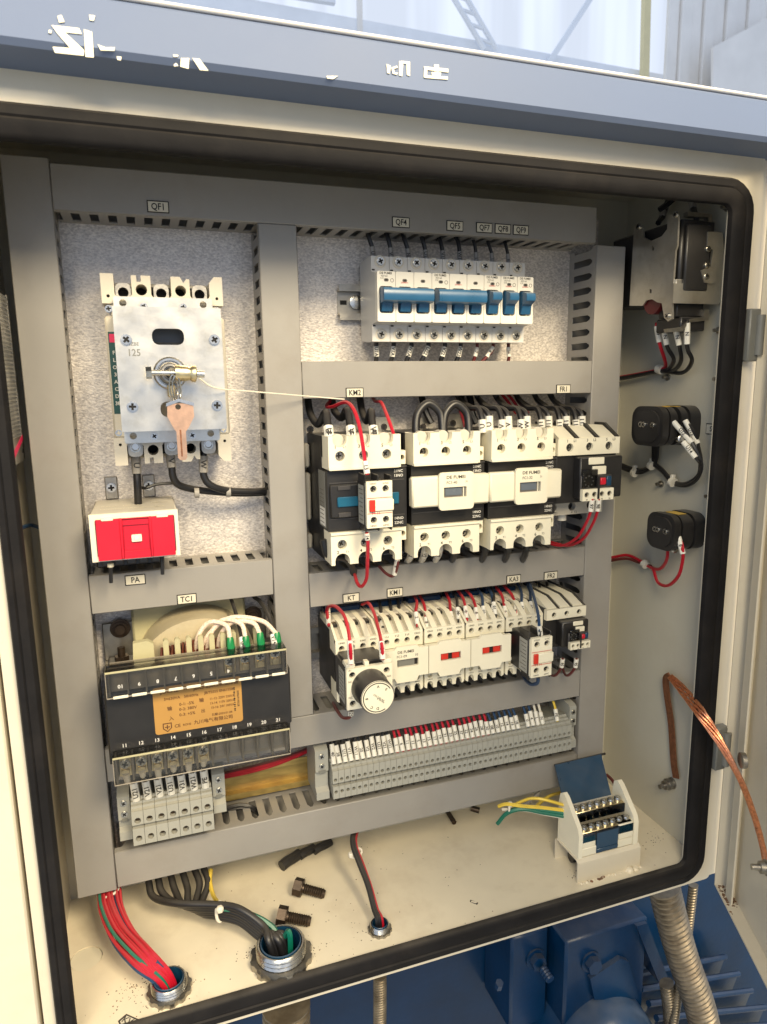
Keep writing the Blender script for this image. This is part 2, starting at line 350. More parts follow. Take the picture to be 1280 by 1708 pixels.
# ================================================================== cabinet shell
XL, XR, YB, ZF, ZT, YD = -140, 650, 92, -618, 246, -116
cab = thing('control_cabinet', 'cream steel control cabinet standing open with black door gasket and grey header above', 'cabinet', (255, 0, ZF))
b = M(); b.box(XL, XR, YB, YB+4, ZF, ZT, 'wall_paint'); part('back_wall', b, cab)
b = M(); b.box(XR, XR+4, YD+2, YB+4, ZF-4, ZT+4, 'wall_paint'); part('side_wall', b, cab, 'right side wall of the cabinet with switches on it')
b = M(); b.box(XL-4, XL, YD+2, YB+4, ZF-4, ZT+4, 'wall_paint'); part('side_wall', b, cab, 'left side wall of the cabinet')
b = M(); b.box(XL-3, XR+3, YD+2, YB+3, ZT, ZT+3.5, 'wall_paint'); part('roof', b, cab)
# floor sheet with the openings under the three glands
GL = [(-18, -88, 23), (100, -87, 34), (215, -85, 14)]
b = M(); b.prism(rect(XL, XR, YD+2, YB), 'z', ZF-3.5, ZF, 'floor_paint', [circ(x, y, r*.86, 20) for x, y, r in GL]+[circ(-104, -12, 17, 20)]); part('floor', b, cab)
b = M(); b.lathe((-104, -12, ZF-3), (0, 0, 1), [(0, 16.2), (2.2, 16.2)], 'white_plastic', 24); part('blanking_plug', b, cab)
# front rim with a rounded opening
OX0, OX1, OZ0, OZ1 = -103, 620, -613, 190
b = M(); b.prism(rrect(-131, 667, -649, 262, 6), 'y', YD, YD+3, 'cream_paint', [rrect(OX0-5, OX1+2, OZ0-5, OZ1+5, 10)]); part('front_rim', b, cab)
b = M()
for x0, x1, z0, z1 in ((-131, 667, -651, -648), (-131, -129, -648, 262), (665, 667, -648, 262)): b.box(x0, x1, YD+3, YB+6, z0, z1, 'cream_paint', .5)
part('outer_skin', b, cab)
b = M(); b.box(667.2, 742, YD+4, YD+7, -649, 262, 'cream_paint', .5); part('hinge_flange', b, cab)
# gasket: swept around the opening, with a shallow groove along its face
b = M(); gw = 31
prof = [(0, YD-1), (0, YD-5), (3, YD-8.5), (11, YD-9.5), (13, YD-8.4), (15, YD-9.5), (gw-5, YD-8.5), (gw-1, YD-6), (gw, YD-3), (gw, YD-.5)]
loops = []
for o_, y in prof: loops.append([(x, y, z) for x, z in rrect(OX0-gw+o_ if 0 else OX0-(gw-14)*(1-o_/gw), OX1+gw*(1-o_/gw), OZ0-27*(1-o_/gw), OZ1+27*(1-o_/gw), 10+24*(1-o_/gw), 6)])
b.rings(loops, 'rubber', cap=False); part('door_gasket', b, cab)
# header canopy above, with the remains of peeled lettering on it
b = M(); y0 = -160
pro = [(y0, 246), (y0+4, 242), (-30, 241), (-30, 281), (y0+3, 281), (y0, 278)]
b.prism(pro, 'x', -520, 980, 'header_paint'); hd = part('header', b, cab)
b = M(); b.box(-520, 980, y0-.6, y0+6, 281.2, 284, 'cladding', 1); part('header_edge_highlight', b, hd)  # pale strip painted as the highlight along the header's top corner
def hp(px, py): v = onY(px, py, y0-.7); return (v.x, v.z)
b = M()
glyphs = [[(86, 42), (132, 47), (137, 57), (109, 54), (141, 84), (140, 93), (92, 88), (88, 78), (117, 80), (96, 56)], [(140, 49), (154, 53), (157, 96), (143, 95)],
          [(163, 74), (176, 79), (192, 79), (191, 85), (168, 84)], [(96, 27), (103, 25), (108, 37), (99, 38)], [(149, 25), (159, 26), (157, 35), (150, 34)], [(195, 94), (203, 95), (202, 101), (196, 100)], [(82, 50), (87, 51), (86, 56), (81, 55)],
          [(302, 97), (316, 97), (315, 115), (301, 111)], [(321, 97), (333, 98), (348, 118), (334, 117)], [(289, 91), (298, 92), (297, 95), (290, 95)], [(290, 108), (294, 105), (298, 110), (291, 111)],
          [(545, 127), (564, 127), (556, 132), (546, 131)], [(645, 107), (652, 110), (650, 123), (646, 122)], [(653, 113), (662, 110), (664, 113), (657, 115), (658, 121), (664, 122), (662, 125), (655, 123)],
          [(666, 102), (673, 102), (671, 127), (666, 126)], [(673, 102), (684, 103), (684, 107), (673, 106)], [(678, 103), (684, 103), (684, 127), (679, 125)],
          [(707, 111), (748, 115), (748, 121), (708, 116)], [(708, 112), (713, 112), (712, 130), (707, 129)], [(709, 126), (747, 128), (747, 133), (709, 130)], [(724, 108), (732, 108), (732, 120), (725, 119)], [(720, 120), (736, 121), (735, 127), (721, 126)]]
for i, g in enumerate(glyphs): b = M(); b.prism([hp(*p) for p in g], 'y', y0-.2, y0-.9-.04*(i % 7), 'lettering_vinyl'); part('letter_remnant', b, hd)
# hinges and small bolts of the frame
for z in (52, -455):
    b = M(); b.box(650, 668, YD-13, YD-1, z-29, z+29, 'terminal_dark', 1.5); h_ = part('hinge', b, cab)
    b = M(); b.cyl((664, YD-14, z-22), (664, YD-14, z+22), 5, 'terminal_dark', n=10); part('hinge_pin', b, h_)
# the door: swung out to the right, its inner side with a folded edge
dd = Vector((-.43, -.903, 0)); dn = Vector((-.903, .43, 0)); h0 = Vector((665, -127, 0)); Zb, Zt = -650, 238
def dp(u, n, z): v = h0+dd*u+dn*n; return (v.x, v.y, z)
def dbox(b, u0, u1, n0, n1, z0, z1, m):
    vs = [dp(u, n, z) for u in (u0, u1) for n in (n0, n1) for z in (z0, z1)]
    b.add(vs, [(0, 1, 3, 2), (4, 6, 7, 5), (0, 4, 5, 1), (2, 3, 7, 6), (0, 2, 6, 4), (1, 5, 7, 3)], m)
DL = 640
b = M(); dbox(b, 0, DL, -18, -16, Zb, Zt, 'cream_paint'); dbox(b, 0, DL, -16, 0, Zb, Zb+2, 'cream_paint'); dbox(b, 0, DL, -16, 0, Zt-2, Zt, 'cream_paint'); dbox(b, 0, 2, -16, 0, Zb+2, Zt-2, 'cream_paint'); dbox(b, DL-2, DL, -16, 0, Zb+2, Zt-2, 'cream_paint')
dbox(b, 22, 25, -16, -6, Zb+2, Zt-2, 'cream_paint'); dbox(b, 25, 40, -8, -6, Zb+2, Zt-2, 'cream_paint')
dr = part('door', b, cab, 'cabinet door swung open to the right')
b = M()
for i in range(110):
    u = random.gauss(24, 11); u = max(5, min(60, u)); n = random.uniform(-15, -2); q = h0+dd*u+dn*n; r = random.uniform(.5, 1.9); b.lathe((q.x, q.y, Zb+2), (0, 0, 1), [(0, r), (.25, r*.6)], 'rust', 6)
part('rust_patch', b, dr, kind='stuff')
# paint chips, dirt and scorch marks lying on the floor sheet
b = M()
for cx, cy, sp, n in ((-30, -92, 26, 70), (-52, -72, 12, 60), (76, -70, 14, 46), (130, -86, 14, 40), (200, -80, 14, 20), (560, -75, 30, 26), (620, -60, 12, 22), (480, -86, 10, 22), (250, -30, 120, 50), (100, 10, 120, 40)):
    for i in range(n):
        x, y = random.gauss(cx, sp), random.gauss(cy, sp*.5)
        if XL+4 < x < XR-4 and YD+4 < y < YB-4 and all(math.hypot(x-a, y-c_) > r_ for a, c_, r_ in GL): r = random.uniform(.25, .9); b.lathe((x, y, ZF), (0, 0, 1), [(0, r), (.25, r*.7)], random.choice(['dirt_dark', 'dirt_dark', 'rust']), 5)
part('dirt_specks', b, cab, kind='stuff')
b = M(); v = [onZ(*p, ZF+.3) for p in ((197, 1703), (211, 1691), (234, 1701), (226, 1725), (205, 1722))]
b.prism([(p.x, p.y) for p in v], 'z', ZF+.05, ZF+.35, 'ink'); c_ = sum(v, Vector())/5
b.prism([(c_.x+(p.x-c_.x)*.8, c_.y+(p.y-c_.y)*.8) for p in v], 'z', ZF+.3, ZF+.6, 'label_card'); b.text('KV', (c_.x-1, c_.y+4, ZF+.75), 9, 'ink', (.8, -.6, 0), (.6, .8, 0))
single('floor_sticker', b, 'small sticker with black border lying on the floor at the front left gasket', 'sticker', (c_.x, c_.y, ZF))
b = M(); v = [onZ(*p, ZF+.2) for p in ((785, 1501), (798, 1506), (796, 1509), (784, 1504))]; c_ = sum(v, Vector())/4
b.prism([(p.x, p.y) for p in v], 'z', ZF+.05, ZF+.5, 'ink'); b.prism([(c_.x+(p.x-c_.x)*.8, c_.y+(p.y-c_.y)*.6) for p in v], 'z', ZF+.4, ZF+.7, 'floor_paint')
single('plastic_scrap', b, 'tiny rectangular scrap lying on the bare floor right of the small gland', 'scrap', (c_.x, c_.y, ZF))
# left neighbour: edge of the housing seen beside the rim
b = M(); b.box(-420, -134, YD-3, YD+30, -900, 236, 'cream_paint', 2); single('side_housing', b, 'cream painted housing edge left of the cabinet with a dark seam', 'housing', (-280, YD, -900))

# ================================================================== mounting plate and ducts
b = M(); b.box(-106, 580, 60, 62.5, -556, 212, 'galvanised', .6); single('mounting_plate', b, 'galvanised spangled steel mounting plate behind all ducts and devices', 'plate', (230, 60, -560))
def duct(label, ver, c0, c1, l0, l1, sides, off=0, y0=0):
    org = (c0, 60, l0) if ver else (l0, 60, c0); t = thing('wiring_duct', label, 'wiring duct', org, 'grey slotted wiring ducts on the plate')
    def bx(b, ca, cb, ya, yb, la, lb, c=0):
        if ver: b.box(ca, cb, ya, yb, la, lb, 'duct_grey', c)
        else: b.box(la, lb, ya, yb, ca, cb, 'duct_grey', c)
    b = M(); bx(b, c0, c1, y0, y0+2, l0, l1, .8); bx(b, c0, c0+1.4, y0+2.01, y0+9, l0, l1); bx(b, c1-1.4, c1, y0+2.01, y0+9, l0, l1); part('lid', b, t)
    b = M(); bx(b, c0+3.2, c1-3.2, 58.2, 59.8, l0+.3, l1-.3); part('base', b, t)
    for sd in (0, 1):
        a0, a1 = (c0+1.6, c0+3.1) if sd == 0 else (c1-3.1, c1-1.6); b = M()
        if sd in sides:
            def pr(pl): b.prism([(y, l) for l, y in pl] if ver else pl, 'x' if ver else 'z', a0, a1, 'duct_grey')
            if ver: pr([(l0+.3, 50), (l1-.3, 50), (l1-.3, 59.8), (l0+.3, 59.8)])
            else: pr([(l0+.3, 50), (l1-.3, 50), (l1-.3, 59.8), (l0+.3, 59.8)])
            c = l0+8.5+off
            while c < l1-7:
                pr([(c-4.4, 50), (c+4.4, 50), (c+4.4, y0+17), (c+7.4, y0+11), (c+7.4, y0+3), (c-7.4, y0+3), (c-7.4, y0+11), (c-4.4, y0+17)]); c += 17
        else: bx(b, a0, a1, y0+3, 59.8, l0+.3, l1-.3)
        part('slotted_wall' if sd in sides else 'duct_wall', b, t)
    return t
duct('tall grey wiring duct at the far left, running the full height', True, -108, -67.2, -552, 214, (1,))
duct('tall grey wiring duct in the middle, right of the red current transformer', True, 124.3, 164.6, -381, 168.2, (0, 1))
duct('tall grey wiring duct at the right edge of the plate beside the right side wall', True, 536, 578, -551, 167, (0,), 4)
duct('long grey wiring duct across the top carrying the QF tags', False, 168.5, 210, -67, 534, (0,))
duct('grey wiring duct below the miniature breakers carrying the KM2 tag', False, -11, 29, 165.1, 535.4, (0, 1))
duct('grey wiring duct below the large contactors carrying the KT tag', False, -249, -209, 165.1, 535.4, (0, 1))
duct('grey wiring duct between the small contactors and the terminal strips', False, -420, -381.5, -66.5, 535.4, (0, 1))
duct('lowest grey wiring duct below the terminal strips', False, -549.5, -506, -66.5, 535.4, (0, 1), 6)
duct('short grey wiring duct carrying the PA and TC1 tags', False, -228.5, -187.5, -66.5, 123.7, (0, 1))
# wire looms lying in the gaps behind the devices
def tagplate(txt, px, py, w_=20.5, h_=11):
    v = onY(px, py, -.6); t = thing('name_tag', 'small white tag reading %s on the grey duct' % txt, 'name tag', (v.x, 0, v.z), 'white name tags on the ducts')
    b = M(); b.box(v.x-w_/2, v.x+w_/2, -.9, -.1, v.z-h_/2, v.z+h_/2, 'ink', .1); b.box(v.x-w_/2+.9, v.x+w_/2-.9, -1.2, -.5, v.z-h_/2+.9, v.z+h_/2-.9, 'label_card', .1); part('card', b, t)
    b = M(); b.text(txt, (v.x, -1.4, v.z-.2), 8.6, 'ink', sx=.86); part('lettering', b, t)
for a in (('QF1', 264, 345), ('QF4', 669, 371), ('QF5', 759, 377), ('QF7', 808, 380), ('QF8', 839, 382), ('QF9', 869, 384), ('KM2', 592, 655), ('FR1', 940, 649), ('PA', 226, 967), ('TC1', 312, 999), ('KT', 586, 997), ('KM1', 659, 988), ('KA3', 857, 966), ('FR2', 919, 960)): tagplate(*a)

# ================================================================== hall behind, machine below
YW = 8200
def hw(px, py, y=YW): return onY(px, py, y)
b = M(); b.box(-9000, 16000, YW+60, YW+80, -3600, 9000, 'day_panel'); single('daylight_wall', b, 'pale translucent daylight wall panels of the hall above the grey header', 'wall', (3000, YW, -3600))
def beam(name, label, cat, p, q, w_, m, y, grp=None):
    a, c = hw(*p, y), hw(*q, y); d = (c-a).normalized(); n = d.cross(Vector((0, 1, 0))); vs = []
    for e in (a, c):
        for s1, s2 in ((-1, 0), (1, 0), (1, 1), (-1, 1)): vs.append(e+n*(w_/2*s1)+Vector((0, w_*.8*s2, 0)))
    b = M(); b.add(vs, [(0, 1, 2, 3), (7, 6, 5, 4), (0, 4, 5, 1), (1, 5, 6, 2), (2, 6, 7, 3), (3, 7, 4, 0)], m); return single(name, b, label, cat, a, grp)
beam('hall_beam', 'long pale blue beam along the foot of the daylight wall', 'beam', (-260, -106), (1110, 138), 200, 'truss_paint', YW-200)
beam('hall_beam', 'second thin pale beam higher up at the upper left', 'beam', (-100, -110), (560, -2), 90, 'truss_paint', YW-260)
t = thing('lattice_brace', 'pale blue double brace with rungs leaning right behind the header', 'brace', hw(825, 85, YW-300))
for p, q in (((735, -40), (808, 82)), ((757, -40), (828, 82))):
    a, c = hw(*p, YW-300), hw(*q, YW-300); b = M(); b.cyl(a, c, 34, 'truss_paint', n=6); part('rail', b, t)
for f in (.25, .45, .65, .85):
    a, c = hw(735+73*f, -40+122*f, YW-300), hw(757+71*(f+.08), -40+122*(f+.08), YW-300); b = M(); b.cyl(a, c, 22, 'truss_paint', n=6); part('rung', b, t)
beam('hall_brace', 'single pale brace leaning left behind the header', 'brace', (1010, -40), (912, 112), 66, 'truss_paint', YW-300)
beam('hall_post', 'narrow cream post standing upright at the right of the daylight wall', 'post', (1083, -60), (1078, 140), 100, 'wood_post', YW-380)
beam('hall_post', 'thin reddish post behind the left half of the header', 'post', (600, -60), (602, 80), 60, 'cladding', YW-380)
t = thing('cladding_wall', 'grey corrugated cladding wall at the upper right corner', 'wall', hw(1200, 150, YW-500))
x0 = hw(1112, 100, YW-500).x
for i in range(16):
    b = M(); xa = x0+i*190; b.box(xa, xa+178, YW-500-(i % 2)*40, YW-440, -3400, 9000, 'cladding', 12); part('panel', b, t)
t = thing('cladding_sheet', 'white lower cladding sheet at the far upper right', 'panel', hw(1250, 160, YW-900)); v = [hw(1190, 78, YW-900), hw(1330, 4, YW-900), hw(1330, 260, YW-900), hw(1190, 200, YW-900)]
b = M(); b.prism([(p.x, p.z) for p in v], 'y', YW-900, YW-860, 'cladding'); part('sheet', b, t)
b = M(); b.box(-30000, 30000, -9000, 30000, -2205, -2200, 'wall_paint'); single('hall_floor', b, 'grey hall floor', 'floor', (0, 0, -2200), kind='structure')

# machine under the cabinet
mc = thing('blue_machine', 'dark blue painted machine casting below the cabinet with bolts and cooling fins', 'machine', (420, 60, -1500))
b = M(); b.box(40, 1150, 150, 400, -1500, -668, 'dark_blue_paint', 6); part('frame_plate', b, mc)
b = M(); v = onY(945, 1572, 20); b.box(v.x, v.x+150, 20, 149, v.z-190, v.z, 'dark_blue_paint', 4); b.box(v.x-70, v.x-4, 60, 149, -1000, v.z-6, 'dark_blue_paint', 4); part('bearing_block', b, mc)
for px, py, y in ((985, 1603, 20), (893, 1598, 60)):
    v = onY(px, py, y); b = M(); b.cyl((v.x, y, v.z), (v.x, y-3, v.z), 17, 'dark_blue_paint', n=18); b.cyl((v.x, y-3, v.z), (v.x, y-14, v.z), 12.5, 'dark_blue_paint', n=6)
    if px < 950: b.lathe((v.x+2, y-19, v.z-2), (.1, -1, -.25), [(i*2.4, 7.5 if i % 2 else 6.6) for i in range(9)], 'dark_blue_paint', 10)
    part('bolt', b, mc)
v = onY(1004, 1660, 20); v.z -= 84; b = M(); b.lathe((v.x, 120, v.z), (0, -1, 0), [(0, 86), (90, 86), (130, 82), (148, 70), (158, 46), (163, 14)], 'machine_blue', 44); part('domed_cover', b, mc)
v = onY(850, 1678, -20); b = M(); b.cyl((v.x+4, 20, v.z-8), (v.x+4, 16, v.z+3), 6, 'dark_blue_paint', n=6); part('stud', b, mc)
b = M(); b.prism([(onY(*p, 12).x, onY(*p, 12).z) for p in ((985, 1633), (1036, 1599), (1049, 1604), (1066, 1666), (992, 1668))], 'y', 12, 60, 'dark_blue_paint'); b.prism([(onY(*p, 14).x, onY(*p, 14).z) for p in ((1062, 1545), (1080, 1540), (1118, 1640), (1100, 1640))], 'y', 14, 100, 'dark_blue_paint'); part('rib', b, mc)
for i in range(7):
    a, c = onY(1056+i*13, 1676+i*24-50, 40-i*14), onY(1210+i*22, 1604+i*28-8, 120-i*14); d = c-a; b = M()
    b.tube([a, a.lerp(c, .5), c], 5, 'dark_blue_paint', 8); b.add([a, c, c+Vector((0, 14, -60)), a+Vector((0, 14, -60))], [(0, 1, 2, 3)], 'dark_blue_paint'); part('cooling_fin', b, mc)
def conduit(label, pts, r, pitch, grp='flexible metal conduits below the cabinet'):
    P = spline(pts, 8); L_ = sum((P[i+1]-P[i]).length for i in range(len(P)-1)); n = int(L_/pitch*4); Q = []; acc = [0]
    for i in range(len(P)-1): acc.append(acc[-1]+(P[i+1]-P[i]).length)
    j = 0
    for k in range(n+1):
        s_ = L_*k/n
        while j < len(P)-2 and acc[j+1] < s_: j += 1
        Q.append(P[j].lerp(P[j+1], (s_-acc[j])/(acc[j+1]-acc[j])))
    pf = (1, 1.0, .95, .87); b = M(); it = [0]
    rs = []; u = None
    for k in range(len(Q)):
        a, c = Q[max(0, k-1)], Q[min(len(Q)-1, k+1)]; t_ = (c-a).normalized(); u = t_.orthogonal().normalized() if u is None else (u-t_*u.dot(t_)).normalized(); v = t_.cross(u); q = r*pf[k % 4]
        rs.append([Q[k]+u*(q*math.cos(2*math.pi*z/16))+v*(q*math.sin(2*math.pi*z/16))+t_*(pitch*.35*math.sin(2*math.pi*z/16)) for z in range(16)])
    b.rings(rs, 'conduit'); return single('flexible_conduit', b, label, 'conduit', P[0], grp)
conduit('thick ribbed metal conduit at the lower right curving down below the cabinet', [onY(1108, 1480, -50), onY(1120, 1530, -56), onY(1140, 1600, -62), onY(1168, 1680, -70), onY(1185, 1760, -76)], 23, 8)
conduit('thin ribbed metal conduit right of the thickest one', [onY(1157, 1476, -20), onY(1152, 1520, -22), onY(1143, 1590, -26), onY(1134, 1640, -30), onY(1122, 1720, -34)], 7, 4.5)
conduit('upright thin ribbed conduit below the small gland', [onY(634, 1628, -85), onY(634, 1680, -86), onY(633, 1760, -88)], 8, 3.2)
conduit('ribbed conduit end below the middle gland at the bottom edge', [onY(478, 1676, -86), onY(478, 1715, -86), onY(478, 1790, -86)], 27, 8)
conduit('ribbed conduit lowest beside the thick conduit at the bottom edge', [onY(1112, 1640, -20), onY(1118, 1690, -22), onY(1122, 1760, -26)], 11, 5)
# ================================================================== DIN rails
def rail(label, x0, x1, zc, m='dull_steel', h=40):
    t = thing('din_rail', label, 'rail', (x0, 60, zc)); pf = [(59.8, -h*.36), (51, -h*.36), (51, -h*.5), (49.6, -h*.5), (49.6, -h*.31), (58.4, -h*.31), (58.4, h*.31), (49.6, h*.31), (49.6, h*.5), (51, h*.5), (51, h*.36), (59.8, h*.36)]
    b = M(); b.prism([(y, zc+z) for y, z in pf], 'x', x0, x1, m); part('profile', b, t)
    return t
rl = rail('short steel mounting rail sticking out left of the miniature breakers', 223, 450, 98, 'dull_steel')
b = M(); b.prism(rect(226, 234, 96, 101), 'y', 58.1, 58.35, 'plate_hole'); b.lathe((245, 58, 99), (0, -1, 0), [(0, 8), (3, 8), (4, 5)], 'steel', 16); part('rail_screw', b, rl)
rail('yellow zinc plated mounting rail between the short and the long terminal strip', -58, 532, -482, 'zinc_yellow')
rail('steel mounting rail behind the large contactors', 168, 534, -118, 'dull_steel'); rail('steel mounting rail behind the small contactors', 168, 534, -312, 'dull_steel')

# ================================================================== miniature breakers
X0, P_ = 248.3, 21.5
def toggle_profile(y0=0): return [(-3, 81.5), (-13, 82), (-15.5, 88), (-17, 92), (-25, 96), (-26, 99), (-25, 104), (-15, 107), (-3, 107)]
def mcb(label, i0, n, model):
    x0 = X0+i0*P_; t = thing('miniature_breaker', label, 'circuit breaker', (x0, 50, 97), 'miniature breakers on the upper rail')
    for k in range(n):
        a, c = x0+k*P_+.25, x0+(k+1)*P_-.25; xc = (a+c)/2
        b = M(); b.prism([(50, 54), (50, 141), (24, 143), (8, 143), (8, 126.5), (-4, 124), (-4, 71), (8, 69.5), (8, 51), (24, 51)], 'x', a, c, 'mcb_plastic')
        for z in (144-6.6, 59): b.lathe((xc, 8, z), (0, -1, 0), [(0, 6.9), (.3, 6.6)], 'offwhite_plastic', 16)
        for z in (127.6, 67.5): b.box(xc-9.8, xc-6.6, 7.4, 7.9, z, z+1.5, 'ink')
        body = part('pole_body', b, t)
        b = M(); b.prism(rrect(a, c, 71, 124, 1.5, 2), 'y', -4.1, -12, 'mcb_front', [rrect(xc-8.2, xc+8.2, 80, 108.5, 3, 3)]); b.box(xc-8.1, xc+8.1, -4.2, -4, 80, 108, 'white_plastic'); part('front_cover', b, t)
        b = M(); b.prism(toggle_profile(), 'x', xc-5.8, xc+5.8, 'blue_toggle'); b.box(xc-5.9, xc+5.9, -17.2, -15.4, 91, 92.2, 'blue_plastic'); part('toggle', b, t)
        b = M(); b.prism(rrect(xc-2.8, xc+2.8, 113.2, 116.6, 1.7), 'y', -11.9, -12.15, 'ink_grey'); b.prism(rrect(xc-1.7, xc+1.7, 114, 115.9, 1), 'y', -12.1, -12.3, 'ink'); part('indicator_window', b, t)
        for z in (144-6.6, 59): inst('screw', SCREW_M, t, (xc, 7.8, z), (0, random.uniform(-1, 1), 0))
        b = M()
        if k == 0: b.text('DE FUMEI', (xc-.6, -12.2, 121.9), 3.3, 'ink', sx=1.02); b.text(model, (xc-2.4, -12.2, 118.9), 2.5, 'ink_grey'); b.text('C10', (xc-5, -12.2, 116.6), 2.2, 'ink_grey'); b.prism(circ(xc+6.6, 114.6, 2.1, 12), 'y', -12.05, -12.2, 'ink_grey', [circ(xc+6.6, 114.6, 1.6, 12)])
        if k == 1 or n == 1: b.text('230/400V~', (xc, -12.2, 112.6), 2, 'ink_red')
        if b.v: part('lettering', b, t)
    if n > 1:
        b = M(); xa, xb = x0+P_*.5-7.6, x0+(n-.5)*P_+7.6; b.prism([(-13.5, 90.5), (-22, 91), (-25.8, 92.4), (-26.8, 95), (-26.4, 102.4), (-24.6, 105.4), (-13, 107.4)], 'x', xa, xb, 'blue_toggle'); part('handle_tie', b, t)
    return t
mcb('three pole miniature breaker with blue tied toggles at the left end of its row', 0, 3, 'FD7-63')
mcb('three pole miniature breaker with blue tied toggles in the middle of its row', 3, 3, 'FD7-63')
mcb('single pole miniature breaker below the QF7 tag', 6, 1, 'FD7-63'); mcb('single pole miniature breaker below the QF8 tag', 7, 1, 'FD7-63'); mcb('single pole miniature breaker below the QF9 tag, right end of its row', 8, 1, 'FD7-63')
tops = ['U', 'V', 'N', 'U11', 'V11', 'W11', '1', '1', '9']; txs = [257, 276, 302, 320, 342, 362, 386, 405, 425]
bots = ['U1A', 'V1A', 'W1A', 'U22', 'V22', 'W22', '7', '8', '11']; sx_ = [0, -4, -5, -7, -4, -5, -3, -12, 1]
for k in range(9):
    xc = X0+(k+.5)*P_; c = 'wire_black'; r = 2.6 if k < 6 else 2.1
    sleeve_wire('wire', [(xc-9+random.uniform(-2, 2), 36, 190), (xc-8, 30, 176), (xc-4.5+random.uniform(-3, 1), 26, 166), (xc-2, 26, 152), (xc-1, 27, 139)], r, c, 'short black wire entering the top of the miniature breakers, marked %s' % tops[k], 'wires at the miniature breakers', [(.68, .93)], [tops[k]], slm='grey_sleeve', slr=r*1.2)
    sleeve_wire('wire', [(xc+1, 27, 58), (xc, 26, 44), (xc+sx_[k]*.6, 26, 36), (xc+sx_[k]*1.4, 30, 24), (xc+sx_[k]*1.8, 36, 8)], r, c if k < 6 else 'wire_brown', 'short wire leaving the bottom of the miniature breakers, marked %s' % bots[k], 'wires at the miniature breakers', [(.2, .52)], [bots[k]], slm='sleeve', slr=r*1.25)

# ================================================================== main breaker with lock plate
t = thing('main_breaker', 'main circuit breaker with zinc plated lock plate and cylinder lock below the QF1 tag', 'circuit breaker', (28, 60, 20))
b = M(); b.box(-30, 84, -10, 60, -46, 72, 'offwhite_plastic', 2); b.box(-24, 80, -6, 60, 72, 84, 'offwhite_plastic', 1); part('body', b, t)
for sg, zb in ((1, 84), (-1, -46)):
    f = lambda z: zb+sg*z
    comb = [(-31, 0), (-31, 28), (-19, 28), (-19, 9), (-17, 6), (-5, 6), (-3, 9), (-3, 27), (2, 27), (2, 21), (6, 21), (6, 27), (15, 27), (15, 9), (17, 6), (32, 6), (34, 9), (34, 27), (43, 27), (46, 21), (49, 25), (52, 25), (52, 9), (54, 6), (69, 6), (71, 9), (71, 22), (76, 28), (84, 28), (84, 0)]
    hol = [circ(6, f(13.5), 5.4), circ(43, f(13.5), 5.4), circ(-25, f(7), 1.6, 8), circ(78, f(7), 1.6, 8)]
    b = M(); b.prism([(x, f(z)) for x, z in comb], 'y', -8, 26, 'offwhite_plastic', hol); b.box(-29, 82, 27, 58, f(1), f(24), 'offwhite_plastic', 1); b.box(-18, 71, 20, 26.5, f(2), f(20), 'plate_hole'); part('terminal_housing', b, t)
    for x in (-11, 24.5, 61.5):
        b = M(); b.prism(rrect(x-7.2, x+7.2, *sorted((f(3), f(20))), 5), 'y', -4, 18, 'dull_steel', [circ(x, f(11), 5)]); b.box(x-6, x+6, 8, 9, f(5), f(17), 'plate_hole'); lg = part('terminal_lug', b, t)
        if sg < 0: b = M(); b.lathe((x, -2, f(10)), (0, -1, 0), [(0, 6.2), (1.5, 6), (1.7, 4), (.2, 3.4)], 'steel', 14); part('clamp_ring', b, lg)
    for x in (-25.5, 77): inst('screw', SCREW_S, t, (x, -8.2 if sg < 0 else -6.2, f(-5)), (0, .4, 0))
b = M(); b.prism(rect(-28, -10, -22, 57), 'y', -10.1, -10.6, 'teal_label'); b.prism(rect(-27, -10, 47, 55), 'y', -10.5, -10.8, 'pink_stripe')
for i, ch in enumerate(('F', 'L', 'O', '3', 'A', 'C', 'D', '38')): b.text(ch, (-24, -10.9, 37-i*7), 5, 'ink_white')
part('rating_label', b, t)
b = M(); zt, zb = 77, -38
b.prism(rect(-21, 76.5, zb, zt), 'y', -50, -47, 'sheet_steel', [rrect(12, 41, 42.5, 57.5, 6), rrect(15, 41, -25, -10.5, 6), circ(26, 16, 11, 20)]); b.box(-21, 76.5, -47, -12, zt-2.6, zt-.02, 'sheet_steel'); b.box(-21, 76.5, -47, -12, zb+.02, zb+2.6, 'sheet_steel')
for z0, z1 in ((zt-.05, 90), (-51.5, zb+.05)): b.prism(rrect(-20.5, 72.5, z0, z1, 2), 'y', -14.6, -12, 'sheet_steel', [circ(-12, (z0+z1)/2+.5, 3.4), circ(63.5, (z0+z1)/2+.5, 3.4)])
b.box(10, 44, -11, -10.2, 38, 60, 'lcd_grey'); b.box(10, 44, -14, -10.9, 38, 47, 'terminal_dark'); part('lock_plate', b, t)
b = M(); b.text('125', (-5, -50.15, 35), 9, 'terminal_dark', sx=.9); b.text('4ZBE', (-5, -50.15, 43), 4.4, 'terminal_dark'); part('lettering', b, t)
for x, z in ((-11, 47), (69, 47.5), (-10, -14.5), (68, -15)): inst('screw', SCREW, t, (x, -50, z), (0, random.uniform(-1, 1), 0))
for x, z in ((7, 81), (44, 81), (8, -45), (45, -45.5)): inst('screw', SCREW_S, t, (x, -14.7, z), (0, random.uniform(-1, 1), 0))
b = M(); b.lathe((26, -49, 16), (0, -1, 0), [(0, 15.6), (4, 15.4), (5.5, 14), (5.5, 12), (1.5, 11.4)], 'steel', 28); b.lathe((26, -49, 16), (0, -1, 0), [(-1, 11), (10, 10.2), (13, 9.6), (14, 8.4), (14, 6.6), (9, 6)], 'dull_steel', 24); b.lathe((26, -52, 16), (0, -1, 0), [(0, 6.4), (4, 6)], 'dark_steel', 16); part('lock_cylinder', b, t)
yb = -71
